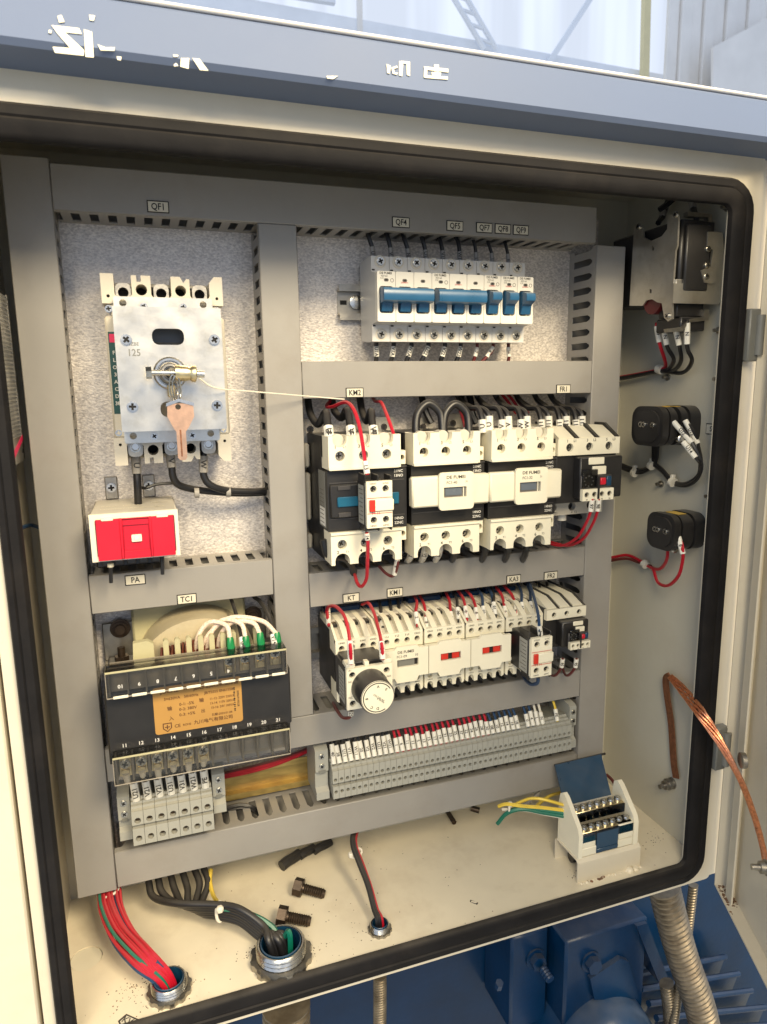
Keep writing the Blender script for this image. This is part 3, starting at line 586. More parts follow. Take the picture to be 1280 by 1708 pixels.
b = M(); b.cyl((4, yb, 16.2), (9, yb, 16.2), 5.6, 'steel', n=6); b.cyl((9, yb, 16.2), (33, yb, 15.8), 2.6, 'steel', n=12); b.cyl((33, yb, 16), (30, yb, 16), 7, 'brass', n=16); b.lathe((30, yb, 16), (1, 0, -.06), [(0, 7.4), (10, 7), (13, 6.2), (15, 7.6), (18, 7.8), (19, 6)], 'brass', 16); b.cyl((49, yb, 14.8), (56, yb, 14.4), 3.2, 'steel', n=12); b.cyl((26, -60, 16), (28, yb+4, 16), 5, 'dull_steel', n=12); part('locking_bolt', b, t)
b = M(); P = [(30+3.6*math.sin(a), -73-3.4*math.cos(a), 1.5+11.5*math.cos(a)) for a in [2*math.pi*i/24 for i in range(24)]]; b.tube(P, .9, 'steel', 6, closed=True); P = [(p[0]-2.5, p[1]+2, p[2]+1) for p in P]; b.tube(P, .8, 'steel', 6, closed=True); b.box(22, 29, -68, -60, -6, 5, 'brass', 1)
single('key_ring', b, 'small split ring hanging from the locking bolt of the main breaker', 'ring', (30, -73, 14))
b = M(); K = [(20.5, -12), (43.5, -12), (44, -24), (38.5, -34), (35.6, -38), (35.4, -62), (33.5, -64.5), (29, -64.5), (27, -62), (27, -38), (24.6, -34), (20, -24)]
b.prism(K, 'y', -78.4, -76, 'key_plate', [circ(30, -15, 2.6)]); b.prism([(19.8, -11.4), (31, -7.5), (44.2, -11.4), (44.6, -14.5), (31, -10.5), (19.4, -14.5)], 'y', -79, -75.4, 'steel'); b.box(30, 31.4, -78.9, -78.3, -61, -36, 'copper_dull', .2)
single('key', b, 'flat copper coloured key hanging from the ring below the cylinder lock', 'key', (31, -77, -12))
P = spline([onY(333, 631, -72), onY(360, 647, -62), onY(420, 653, -40), onY(520, 661.5, -6), onY(575, 666, -2.2)], 6); b = M(); b.tube(P, .75, 'wire_white', 6); single('nylon_thread', b, 'thin white thread stretched from the locking bolt to the KM2 duct', 'thread', P[0])
# cables under the main breaker
sleeve_wire('power_cable', [(-11, 14, -58), (-11.5, 12, -70), (-12, 11, -84), (-12, 10, -98), (-13, 14, -122)], 4.0, 'wire_black', 'black cable dropping straight from the main breaker into the current transformer', 'black cables below the main breaker', [(.2, .52)], ['U'], 4.9, 'cable', slm='grey_sleeve', seg=10)
sleeve_wire('power_cable', [onY(284, 756, 14), onY(286, 775, 12), onY(290, 797, 12), onY(303, 811, 16), onY(340, 819, 24), onY(400, 823, 32), onY(455, 821, 40)], 3.9, 'wire_black', 'middle black cable below the main breaker curving right into the duct', 'black cables below the main breaker', [(.02, .2)], ['V'], 4.8, 'cable', slm='grey_sleeve', seg=10)
sleeve_wire('power_cable', [onY(340, 752, 14), onY(339, 775, 12), onY(342, 797, 11), onY(354, 811, 12), onY(380, 818, 18), onY(420, 820, 26), onY(455, 818, 36)], 3.9, 'wire_black', 'rightmost black cable below the main breaker curving right into the duct', 'black cables below the main breaker', [(.06, .26)], ['W'], 4.8, 'cable', slm='grey_sleeve', seg=10)
P = spline([onY(231, 812, 30), onY(243, 814, 24), onY(262, 808, 24), onY(290, 806, 24), onY(300, 808, 24)]); b = M(); b.tube(P, 1.7, 'wire_black', 7); single('thin_lead', b, 'thin black lead looping between the cables above the current transformer', 'wire', P[0])
for k, (px, py, px2, py2) in enumerate(((327, 819, 330, 828), (381, 815, 381, 829))):
    a, c = onY(px, py-3, 13+k*6), onY(px2, py2, 13+k*6); b = M(); b.lathe(a.lerp(c, .5), (1, 0, 0), [(-2.4, 5.5), (2.4, 5.5)], 'grey_sleeve', 12); single('cable_tie', b, 'pale cable tie round the two black cables, %s' % ('left of the pair' if k == 0 else 'right of the pair'), 'cable tie', a)

# ================================================================== current transformer
t = thing('current_transformer', 'beige current transformer with red front cover above the PA tag', 'transformer', (-18, 60, -140))
b = M(); b.prism(rect(-58, 24.5, -164, -117), 'y', -40, -36, 'white_plastic', [rrect(-53, 21, -160, -122, 2)]); b.box(-57.4, 24, -36, 58, -163, -117.4, 'offwhite_plastic', 1.5); part('housing', b, t)
b = M(); b.prism(rect(-52, 20, -162.5, -122), 'y', -43, -38.5, 'red_plastic', [rrect(-28, -3.5, -161.8, -122.7, .3)]); b.box(-28.2, -3.4, -40.6, -38.6, -162, -122.5, 'red_plastic')
b.prism(rect(-28.2, -3.3, -162, -155.5), 'y', -42.4, -39, 'red_plastic'); b.prism(rect(-28.2, -3.3, -129, -124), 'y', -42.4, -39, 'red_plastic'); b.box(-31, -28, -44, -38.6, -162.5, -122, 'red_plastic', .8); b.box(-3.6, -.8, -44, -38.6, -162.5, -122, 'red_plastic', .8); part('red_cover', b, t)
b = M(); b.prism(rrect(-20.5, -11, -146, -139, 1), 'y', -43, -40.4, 'white_plastic'); b.box(-18, -13.6, -43.6, -42.9, -144.5, -140.4, 'lettering_vinyl', .5); part('release_tab', b, t)
for x in (-47, 4): b = M(); b.box(x, x+11, -44, -38, -123.5, -120.6, 'white_plastic', .6); part('latch', b, t)
b = M(); b.text('CURRENT TRANSFORMER', (-18, -12, -116.9), 5.4, 'lettering_vinyl', (1, 0, 0), (0, 1, 0)); b.text('0.66kV  150/5A', (-30, 6, -116.9), 6, 'lettering_vinyl', (1, 0, 0), (0, 1, 0)); b.text('10VA', (6, 16, -116.9), 6, 'lettering_vinyl', (1, 0, 0), (0, 1, 0)); part('lettering', b, t)
for x in (-40, -1):
    b = M(); b.box(x-6.5, x+6.5, 57, 59.5, -117, -92, 'dull_steel', .8); tb = part('mounting_tab', b, t); inst('screw', SCREW, tb, (x, 56.5, -104), (0, .5, 0))
b = M(); b.box(-58, 8, 4, 56, -181, -164.5, 'black_plastic', 1.5)
for i in range(5): b.box(-52+i*12, -43+i*12, -2, 4, -178, -168, 'dark_grey_plastic', 1)
part('terminal_base', b, t)
for px, pa, pb in ((185, 945, 972), (271, 923, 958)):
    a, c = onY(px, pa, -28), onY(px+.5, pb, -28); b = M(); b.cyl(a, c, 1.9, 'wire_black', n=8); b.lathe(a, (0, 0, -1), [(-3, 3), (0, 3.2), (1, 2)], 'white_plastic', 10); part('tie_stub', b, t)

# ================================================================== control transformer
t = thing('control_transformer', 'black control transformer with orange rating plate and clear terminal covers below the TC1 tag', 'transformer', (35, 60, -330))
b = M(); b.box(-58, 129, -51, 50, -361, -296, 'black_plastic', 1.5); b.box(-60, 131, -30, 46, -384, -362, 'black_plastic', 1); part('core', b, t)
b = M(); el = [(38+64*math.cos(a), -300+58*math.sin(a)) for a in [math.pi*i/24 for i in range(25)]]
b.prism(el, 'y', -14, 40, 'coil_cream', smooth=True); b.box(-30, 96, 40.1, 46, -296, -238, 'bobbin', 4); part('coil', b, t)
b = M()
for i in range(22): b.tube([(-2+i*3.6, -24, -288), (-2+i*3.6+1, -25, -274), (-2+i*3.6+2, -19, -262-abs(i-11)*.5)], 1.6, 'winding', 6)
part('winding', b, t, kind='stuff')
b = M(); b.prism([(-30, -292), (-8, -292), (-8, -258), (-14, -254), (-28, -255)], 'y', -30, -22, 'bobbin', [[(-21, -290), (-17, -290), (-17, -285), (-19, -283), (-21, -285)]]); part('bobbin_tab', b, t)
for x in (4, 15.5, 27, 39, 50.5, 62, 73, 97): b = M(); b.prism(rrect(x-2.7, x+2.7, -288, -254, 2.6), 'y', -34, -27, 'bobbin'); part('bobbin_post', b, t)
b = M(); b.box(-52, 121, -49, -35, -297, -270, 'block_brown', 1)
for i in range(11): x = -52+i*17.3; b.box(x-.8, x+.8, -60, -49, -296, -272, 'block_brown')
part('upper_terminal_block', b, t)
b = M(); b.box(-52, 121, -46, -40, -391, -358, 'lit_tan', 1)
for i in range(12): x = -52+i*15.7; b.box(x-1, x+1, -62, -46, -388, -360, 'lit_tan')
for i in range(5): x = 50+i*15.7; b.prism([(x-5, -386), (x+5.5, -386), (x+4.5, -371), (x-3.5, -371)], 'y', -47.5, -46, 'grey_sleeve')
part('lower_terminal_block', b, t)
for nm, z0, z1 in (('upper', -296, -268), ('lower', -388.5, -358)):
    b = M(); b.box(-54.5, 123.5, -66, -64, z0, z1, 'clear_cover', .5); b.box(-54.5, 123.5, -63.9, -44, z1-2, z1, 'clear_cover', .5); b.box(-54.5, -52.6, -63.9, -44, z0, z1-2.1, 'clear_cover'); b.box(121.6, 123.5, -63.9, -44, z0, z1-2.1, 'clear_cover'); b.box(-54.5, 123.5, -67, -66.1, z1-2.2, z1, 'bobbin', .4); b.box(-54.5, 123.5, -66.8, -66.1, z0, z0+1.2, 'lit_tan', .3); b.box(-54.5, -53.9, -66.7, -66.1, z0+1.3, z1-2.3, 'lit_tan'); b.box(122.9, 123.5, -66.7, -66.1, z0+1.3, z1-2.3, 'lit_tan'); part('clear_cover', b, t, 'clear %s terminal cover' % nm)  # thin opaque strips paint the bright edges of the clear plastic
for i in range(10):
    x = -50+i*17.3+8.6; b = M(); b.box(x-7.2, x+6.8, -67.2, -66.1, z0 and -296.5, -293.6, 'white_plastic', .4); part('marker_strip', b, t)
b = M()
for i, s_ in enumerate(('10', '9', '8', '7', '6', '5', '4')): b.text(s_, (-41+i*17.3, -66.3, -284), 5.4, 'ink_white', rot=180)
for i in range(11): b.text(str(11+i), (-43+i*15.7, -51.3, -354.4), 5.4, 'ink_white')
part('lettering', b, t)
for x, z in [(-44+i*15.5, -377) for i in range(6)]+[(66, -282), (82, -281.5), (98, -281), (114, -280)]:
    b = M(); b.box(x-6, x+6, -51, -46.5 if z < -300 else -49.2, z-11, z+10, 'brass', .6); b.box(x-4, x+4, -53, -51.05, z-10, z-3, 'brass', .5); q = part('terminal_clamp', b, t); inst('screw', SCREW, q, (x, -51, z+3), (0, random.uniform(-1, 1), 0))
x0, x1, z0, z1 = -12.5, 76.5, -348.5, -297.5; yl = -51.8
b = M(); b.prism(rrect(x0, x1, z0, z1, 3), 'y', -51.1, yl, 'orange_sticker'); pl = part('rating_plate', b, t)
b = M(); tx = lambda s_, x, z, h, c='ink_brown', sx=1.0, rot=0: b.text(s_, (x, yl-.15, z), h, c, sx=sx, rot=rot)
tx('JUCHE', 4, -303, 5, sx=1.25); tx('K', 20, -302, 5); tx('JBK3-630', 38, -303.5, 6, sx=.9); tx('控制变压器', 61, -303, 5.6, sx=.9)
tx('S=630VA', 6, -311, 4.2); tx('50/60Hz', 25, -311, 4.2); tx('JB/T5555 EN61558', 53, -310.5, 4, sx=.95)
tx('输', 3, -322, 5); tx('0-1: -5%', 20, -319, 4.5); tx('0-2: 380V', 21, -324.5, 4.5); tx('0-3: +5%', 20, -330.5, 4.5); tx('输', 35, -318, 5); tx('入', 4, -333, 5); tx('出', 36, -330, 4.4)
tx('11-12: 220V 330VA', 56, -318, 3.6, sx=.9); tx('13-14: 110V 200VA', 56, -323, 3.6, sx=.9); tx('15-16: 24V 100VA', 56, -328, 3.6, sx=.9); tx('日期:2024.01.08', 55, -336, 3.2); tx('九川电气有限公司', 46, -341.5, 4.8, sx=1.05); tx('CE', 9.5, -342, 5); tx('ROHS', 19, -342, 3.2)
for i, h in enumerate((1.6, .8, 1.6, .9, .8, 1.7, .8, .8, 1.4, .8, 1.6, .8)): zq = -309-i*2.35; b.box(64.5+3.4, 69.6, yl-.2, yl-.05, zq-h, zq, 'ink')
tx('833261678205', 72.6, -322, 3, 'ink', rot=90)
b.prism([(-5, -337), (4, -337), (4, -343), (-.5, -347), (-5, -343)], 'y', yl-.05, yl-.2, 'ink_brown', [[(-4, -338), (3, -338), (3, -342.6), (-.5, -345.8), (-4, -342.6)]]); b.box(-3, 2, yl-.2, yl-.05, -342, -341, 'ink_brown'); b.box(-1, 0, yl-.25, yl-.1, -344, -339, 'ink_brown'); part('lettering', b, pl)
for k, (px, py) in enumerate(((198, 1052), (419, 1030))):
    v = onY(px, py, 52); b = M(); b.box(v.x-17, v.x+17, 52, 54, v.z-34, v.z+10, 'dull_steel', 1); b.box(v.x-17, v.x+17, 20, 51.9, v.z-36, v.z-34, 'dull_steel', .8); b.box(v.x-16, v.x+16, 18, 20, v.z-44, v.z-34, 'dull_steel', .8); br = part('mounting_bracket', b, t)
    b = M(); b.lathe((v.x+2, 51.8, v.z+3), (0, -1, 0), [(0, 11), (1.6, 11), (1.8, 8), (3.4, 8), (3.6, 5.6), (8, 5.6)], 'dark_steel', 18); b.cyl((v.x+2, 36, v.z-14), (v.x+2, 36, v.z-33.9), 4, 'dark_steel', n=10); b.cyl((v.x+2, 36, v.z-24), (v.x+2, 36, v.z-29), 8, 'dark_steel', n=6); part('bolt', b, br)
# braided coil leads with green sleeves
for k, (a, tp, c) in enumerate((((326, 1098), (350, 1038), (384, 1066)), ((343, 1098), (372, 1034), (410, 1064)), ((362, 1094), (388, 1038), (434, 1058)), ((330, 1090), (386, 1030), (462, 1058)))):
    A, Cc = onY(*a, -20), onY(*c, -42); T1 = onY(*tp, -28); P = spline([A, A.lerp(T1, .55)+Vector((-5, -2, 4)), T1, T1.lerp(Cc, .55)+Vector((6, 0, 6)), Cc], 7)
    o = thing('coil_lead', 'white braided coil lead arching over the bobbin posts into a green sleeve', 'wire', P[0], 'braided coil leads of the control transformer'); b = M(); b.tube(P, 2.5, 'braid_wire', 8); part('braid', b, o); b = M(); D = Vector((.5, -3, -14)); b.tube([Cc-D*.15, Cc, Cc+D*.5, Cc+D, Cc+D*1.25], 4, 'green_sleeve', 9, rf=lambda u: 2.9+1.4*math.sin(u*2.6)); part('green_sleeve', b, o)
sleeve_wire('wire', [onY(386, 1000, 20), onY(393, 1018, 0), onY(398, 1040, -25), onY(406, 1075, -44), onY(409, 1096, -50)], 2.3, 'wire_black', 'black wire dropping from the TC1 duct to the transformer, marked U14', None, [(.66, .97)], ['U14'], 3.4)
sleeve_wire('wire', [onY(424, 996, 30), onY(436, 1005, 10), onY(449, 1030, -20), onY(456, 1062, -42), onY(460, 1082, -50)], 2.3, 'wire_black', 'black wire at the right side of the transformer, marked V14', None, [(.72, .97)], ['V14'], 3.4)
# ================================================================== large contactors
def notch_rect(x0, x1, z0, z1, xs, r, top=True):
    """outline of a terminal cover with round cut-outs on its top or bottom edge"""
    p = []; e = z1 if top else z0
    arc = lambda x, sgn: [(x+sgn*r*math.cos(math.pi*i/8), e-(1 if top else -1)*(r*.55+r*math.sin(math.pi*i/8)*1.0)) for i in range(9)]
    if top:
        p = [(x0, z0), (x1, z0), (x1, z1)]
        for x in reversed(xs): p += [(x+r, e)]+arc(x, 1)+[(x-r, e)]
        p += [(x0, z1)]
    else:
        p = [(x1, z1), (x0, z1), (x0, z0)]
        for x in xs: p += [(x-r, e)]+arc(x, -1)+[(x+r, e)]
        p += [(x1, z0)]
    return p
def big_contactor(x0, label, cover, marks, model):
    t = thing('contactor', label, 'contactor', (x0+45, 52, -118), 'large contactors in the upper row')
    b = M(); b.prism([(50, -182), (50, -54), (40, -50.5), (-22, -50.5), (-22, -87), (-46, -87), (-46, -152), (-22, -152), (-22, -188), (30, -188)], 'x', x0, x0+89.5, 'black_plastic')
    b.box(x0-.02, x0+89.52, -47, -46.01, -85.8, -84.4, 'dark_grey_plastic'); b.box(x0+2, x0+87, -46.6, -46.01, -100, -99, 'dark_grey_plastic'); b.box(x0+2, x0+87, -46.6, -46.01, -139, -138, 'dark_grey_plastic'); part('body', b, t)
    xs = [x0+13, x0+39, x0+65]; xe = x0+81
    b = M(); b.prism(notch_rect(x0+.6, xe, -85, -49.5, xs, 7.6), 'y', -52, -44, 'white_plastic', [circ(x, -70.5, 5.3, 16) for x in xs]); b.box(x0+.6, xe, -44, -22.2, -84.9, -73, 'white_plastic'); b.box(x0+.4, xe-3, -54.5, -52.02, -85.4, -82.2, 'white_plastic', .5)
    for x in (x0+.6, x0+22, x0+48, xe-4): b.box(x, x+4, -43.9, -22.2, -72.9, -50, 'white_plastic')
    b.box(x0+.6, xe, -26, -22.1, -73, -49.6, 'offwhite_plastic'); part('upper_terminal_cover', b, t)
    b = M(); b.prism(notch_rect(x0+.6, xe, -188, -152.5, xs, 8.2, False), 'y', -52, -44, 'white_plastic', [circ(x, -165.5, 5.3, 16) for x in xs]); b.box(x0+.6, xe, -44, -22.2, -164, -152.6, 'white_plastic'); b.box(x0+.4, xe+1, -54, -52.02, -155, -152, 'white_plastic', .5)
    for x in (x0+.6, x0+22, x0+48, xe-4): b.box(x, x+4, -43.9, -22.2, -187.5, -164.1, 'white_plastic')
    part('lower_terminal_cover', b, t)
    for z in (-70.5, -165.5):
        for x in xs: inst('terminal_screw', HOLE_SCREW, t, (x, -41 if cover else -45, z), (0, random.uniform(-1, 1), 0))
    for z0, z1 in ((-83, -68), (-168, -153)):
        b = M(); b.prism(rect(xe+.3, xe+8.4, z0, z1), 'y', -44, -36, 'white_plastic', [circ(xe+4.6, (z0+z1)/2, 3, 10)]); b.box(xe+.5, xe+8.2, -36, -23, z0, z1, 'white_plastic'); b.box(xe+1.6, xe+7.6, -36.4, -36.02, z0+3, z1-3, 'plate_hole'); part('coil_terminal', b, t)
    b = M()
    for x, a, c in zip(xs, marks[0], marks[1]): b.text(a, (x-5, -52.2, -61), 5, 'ink'); b.text(c, (x+5, -52.2, -61), 3.4, 'ink_grey')
    for x, a, c in zip(xs, ('2', '4', '6'), ('T1', 'T2', 'T3')): b.text(a, (x-5, -52.2, -174), 5, 'ink'); b.text(c, (x+5.5, -52.2, -174), 3.4, 'ink_grey')
    for z, s_ in ((-90, '21NC'), (-95, '13NO'), (-142.5, '14NO'), (-147.5, '22NC')): b.text(s_, (x0+80, -46.75, z), 4.2, 'ink_white')
    part('lettering', b, t)
    for k, x in enumerate(xs):   # a clear cap behind each cut-out
        b = M(); b.cyl((x, -43, -55), (x, -30, -55), 7.4, 'offwhite_plastic', n=14); part('terminal_cap', b, t)
    if cover:
        cz0, cz1 = -131, -97
        b = M(); b.box(x0-3.5, x0+91, -58, -46.7, cz0, cz1, 'white_plastic', 2); part('front_cover', b, t)
        b = M(); b.prism(rrect(x0+27, x0+69, cz0-4, cz1+4, 4), 'y', -61.5, -58.02, 'white_plastic', [rrect(x0+32.5, x0+60, -121, -109.5, .6)]); b.box(x0+32, x0+60.5, -58.6, -58.01, -121.5, -109, 'ink_grey'); fc = part('cover_boss', b, t)
        b = M(); b.box(x0+35, x0+55, -59.5, -58.7, -119, -110.5, 'lcd_grey'); b.box(x0+56.5, x0+57.5, -60, -58.7, -121, -110, 'white_plastic'); part('indicator_window', b, fc)
        b = M(); b.text('DE FUMEI', (x0+47, -61.7, -98.6), 5, 'ink', sx=1.1); b.text(model, (x0+42, -61.7, -104.4), 4.4, 'ink_grey'); b.text('31', (x0+60, -61.7, -104), 3, 'ink_grey'); part('lettering', b, fc)
    else:
        b = M(); b.box(x0+2, x0+62, -50, -46.62, -137, -101, 'black_plastic', 1.5); b.box(x0+10, x0+24, -51.4, -50.01, -107, -102.5, 'dark_grey_plastic', .5); b.box(x0+10, x0+24, -51.4, -50.01, -136, -131, 'dark_grey_plastic', .5); part('front_frame', b, t)
        b = M(); b.box(x0+9, x0+34, -52.4, -50.02, -125, -114, 'teal_plastic', 1); part('contact_carrier', b, t); b = M(); b.box(x0+70, x0+80, -48.4, -46.7, -126, -113, 'teal_plastic', 1); part('contact_carrier', b, t)
        b = M(); b.prism([(-8, -150), (-36, -150), (-36, -88), (-8, -88)], 'x', x0-.5, x0-.05, 'terminal_dark'); b.prism([(-12, -148), (-34, -148), (-34, -128), (-12, -128)], 'x', x0-.7, x0-.45, 'ink_white')
        for i in range(9): b.prism([(-13, -108-i*4.5), (-30, -108-i*4.5), (-30, -109-i*4.5), (-13, -109-i*4.5)], 'x', x0-.75, x0-.46, 'ink_grey')
        part('side_label', b, t)
    return t
MK = (('1', '3', '5'), ('L1', 'L2', 'L3'))
big_contactor(178, 'large contactor with open black front carrying a contact block, below the KM2 tag', False, MK, '')
big_contactor(273.2, 'large contactor with white front cover between its two neighbours', True, MK, 'FC1-40')
big_contactor(368, 'large contactor with white front cover next to the overload relay', True, MK, 'FC1-32')
# white locking levers and steel lugs peeking out left of / behind the contactors
b = M()
for z0, z1 in ((-90, -62), (-152, -96), (-186, -168)): b.box(170.5, 177, 28, 40, z0, z1, 'offwhite_plastic', 2)
single('locking_lever', b, 'off white locking lever strip left of the KM2 contactor body', 'lever', (174, 40, -120))
for k, (px, py) in enumerate(((517, 716), (640, 712), (598, 722), (705, 712), (755, 706))):
    v = onY(px, py, 46); b = M(); b.prism(rrect(v.x-13, v.x+13, v.z-16, v.z+12, 2), 'y', 44, 47, 'sheet_steel' if k % 2 else 'dull_steel', [circ(v.x, v.z, 4.2, 12)]); b.box(v.x-12, v.x+12, 46, 58, v.z-16, v.z-14, 'dull_steel')
    single('mounting_lug', b, 'steel mounting lug with round hole behind the large contactors, %s' % ('at the far left', 'right of the third KM2 cable', 'between the KM2 cables', 'inside the left black loop', 'inside the right black loop')[k], 'lug', v, 'steel lugs behind the large contactors')
# auxiliary contact blocks
def aux_block(x0, zc, yf, yb, label, red):
    t = thing('aux_contact_block', label, 'contact block', (x0+14, yb, zc), 'clip on contact blocks'); w_ = 28; z0, z1 = zc-24.5, zc+24.5
    b = M(); b.box(x0-.8, x0+w_+.5, yf+5.5, yb, z0+1, z1-1, 'black_plastic', .8); b.box(x0-1, x0+.6, yf+3, yf+26, z1-1.5, z1+7, 'black_plastic', .5); b.box(x0+13, x0+14.6, yf+3, yf+26, z1-1.5, z1+6, 'black_plastic', .5); b.box(x0+w_-1, x0+w_+.6, yf+3, yf+24, z1-1.5, z1+5, 'black_plastic', .5); b.box(x0-1, x0+.6, yf+3, yf+22, z0-4, z0+1.5, 'black_plastic', .5); b.box(x0+13, x0+14.6, yf+3, yf+22, z0-4, z0+1.5, 'black_plastic', .5); b.box(x0+w_-1, x0+w_+.6, yf+3, yf+22, z0-4, z0+1.5, 'black_plastic', .5); part('body', b, t)
    hs = [(x0+7.4, z1-8), (x0+20.8, z1-8), (x0+7.4, z0+8.5), (x0+20.8, z0+8.5)]
    b = M(); b.prism(rect(x0, x0+w_, z0, z1), 'y', yf, yf+5, 'white_plastic', [circ(x, z, 3.7, 12) for x, z in hs]); b.box(x0+.5, x0+w_-.5, yf-.4, yf-.02, z1-17.5, z1-17, 'ink_red'); b.box(x0+.5, x0+w_-.5, yf-.4, yf-.02, z0+15.2, z0+15.7, 'ink_red'); part('front_plate', b, t)
    b = M(); b.box(x0+7, x0+w_+1, yf-2.4, yf-.5, zc-6.5, zc+5.5, 'white_plastic', .8); part('slider', b, t)
    b = M(); b.box(x0+2.4, x0+8.6, yf-2.8, yf-.5, zc-6.8, zc+5.5, 'red_paint', .5); part('red_indicator', b, t)
    for x, z in hs: inst('terminal_screw', HOLE_SCREW, t, (x, yf+5, z), (0, random.uniform(-1, 1), 0))
    b = M(); b.text('53NO', (x0+7, yf-.2, z1-2.4), 2.8, 'ink_grey'); b.text('61NC', (x0+21, yf-.2, z1-2.4), 2.8, 'ink_grey'); b.text('F4-11', (x0+10, yf-.2, zc-9), 4, 'ink_red'); b.text('54NO', (x0+7, yf-.2, z0+2.4), 2.8, 'ink_grey'); b.text('62NC', (x0+21, yf-.2, z0+2.4), 2.8, 'ink_grey'); part('lettering', b, t)
    b = M(); b.prism([(yf+8, z0+3), (yf+26, z0+3), (yf+26, z1-5), (yf+8, z1-5)], 'x', x0-1.1, x0-.85, 'terminal_grey')
    for i in range(8): b.prism([(yf+10, z1-9-i*4.6), (yf+24-(i % 3)*3, z1-9-i*4.6), (yf+24-(i % 3)*3, z1-10-i*4.6), (yf+10, z1-10-i*4.6)], 'x', x0-1.3, x0-1.05, 'ink_grey')
    part('side_label', b, t)
    return t
aux_block(210, -119.5, -82, -51.6, 'small white contact block with red flag on the KM2 contactor', True)
# overload relays
def overload(x0, zt, yf, label, sc, dx, texts):
    w_ = 86*sc; t = thing('overload_relay', label, 'overload relay', (x0+w_/2, 52, zt-50*sc), 'overload relays')
    b = M(); b.box(x0, x0+w_-1, yf+4, 50, zt-78*sc, zt-.2, 'black_plastic', 1); b.box(x0+w_*.28, x0+w_-2, yf-10, yf+4.2, zt-72*sc, zt-22*sc, 'black_plastic', 1.5); part('body', b, t)
    hs = [x0+w_*(.18+.32*i) for i in range(3)]
    b = M(); b.prism(rect(x0-.5, x0+w_, zt-20*sc, zt), 'y', yf, yf+6, 'white_plastic', [circ(x, zt-10.5*sc, 5*sc, 14) for x in hs])
    for i in range(3): xa = x0+w_*i/3+2; b.prism([(yf+6, zt-2), (yf+6, zt+.6), (yf+30, zt+13*sc), (48, zt+13*sc), (48, zt-2)], 'x', xa+2*sc, xa+w_/3-6*sc, 'white_plastic')
    part('terminal_strip', b, t)
    for i in range(3): xa = x0+w_*(i+1)/3-3*sc; b = M(); b.prism([(yf+1, zt+.2), (yf+28, zt+16*sc), (48, zt+16*sc), (48, zt)], 'x', xa, xa+3.2*sc, 'black_plastic'); part('barrier', b, t)
    for x in hs: inst('terminal_screw', HOLE_SCREW, t, (x, yf+6, zt-10.5*sc), (0, random.uniform(-1, 1), 0))
    xd = x0+w_*.3+dx; yd = yf-10
    b = M(); b.box(xd+12*sc, xd+34*sc, yd-1.4, yd-.02, zt-31*sc, zt-22.5*sc, 'white_plastic', .6); b.box(xd+17*sc, xd+36*sc, yd-3, yd-.02, zt-43*sc, zt-33*sc, 'white_plastic', .6); part('tag_carrier', b, t)
    b = M(); b.box(xd, xd+44*sc, yd-4, yd-.02, zt-72*sc, zt-43.5*sc, 'dark_grey_plastic', 1); b.box(xd+1, xd+22*sc, yd-6.2, yd-4.02, zt-58*sc, zt-36*sc, 'smoke_window', .6)
    for i in range(8): a = i*.78; b.lathe((xd+11*sc+6*sc*math.cos(a), yd-4.1, zt-50*sc+6*sc*math.sin(a)), (0, -1, 0), [(0, 1), (.4, .8)], 'ink_white', 6)
    part('setting_dial', b, t)
    b = M(); b.box(xd+25*sc, xd+33*sc, yd-8, yd-4.02, zt-55*sc, zt-46.5*sc, 'red_plastic', 1); part('reset_button', b, t)
    b = M(); b.box(xd+35*sc, xd+42*sc, yd-6, yd-4.02, zt-57*sc, zt-45*sc, 'blue_plastic', 1); part('selector_button', b, t)
    hs = [xd+(5.5+10.6*i)*sc for i in range(4)]
    b = M(); b.prism(rect(xd-.5, xd+43*sc, zt-73*sc, zt-59*sc), 'y', yd-9, yd-4.02, 'white_plastic', [circ(x, zt-65.5*sc, 3.3*sc, 12) for x in hs]); b.box(xd+20*sc, xd+22.5*sc, yd-10, yd-9.02, zt-71*sc, zt-44*sc, 'ink'); part('auxiliary_terminals', b, t)
    for x in hs: inst('terminal_screw', HOLE_SCREW, t, (x, yd-5, zt-65.5*sc), (0, 0, 0)).scale = (.75*sc, 1, .75*sc)
    if texts:
        b = M(); b.prism(rect(x0-1, x0+w_-2, zt-97, zt-77), 'y', -22, -14, 'offwhite_plastic', [circ(x0+11, zt-87, 5.5), circ(x0+39, zt-87, 5.5), circ(x0+66, zt-87, 5.5)]); b.box(x0+2, x0+w_-6, -13.9, 40, zt-96, zt-80, 'black_plastic')
        for x in (x0+3, x0+31): b.cyl((x+4, -6, zt-96), (x+4, -6, zt-107), 6, 'sleeve', n=12)
        part('lower_terminals', b, t)
        b = M(); [b.text(s_, (x0+w_*(.14+.32*i), yf-.2, zt-2.8), 4.6, 'ink') for i, s_ in enumerate(('1', '3', '5'))]; [b.text(s_, (x0+w_*(.26+.32*i), yf-.2, zt-2.8), 4.2, 'ink') for i, s_ in enumerate(('L1', 'L2', 'L3'))]; b.text('2  T1', (x0+14, -22.3, zt-94.5), 4, 'ink_grey'); b.text('4  T2', (x0+42, -22.3, zt-94.5), 4, 'ink_grey'); part('lettering', b, t)
    b = M(); [b.text(s_, (xd+(5.5+10.6*i)*sc, yd-9.2, zt-71.6*sc), 2.6*sc, 'ink_grey') for i, s_ in enumerate(('97', '98', '95', '96'))]; part('aux_lettering', b, t)
    return t
overload(459, -63, -48, 'large black and white overload relay below the FR1 tag', 1.0, -3, True)
overload(455, -275.5, -40, 'small overload relay below the FR2 tag, right end of the lower row', .66, 6, False)

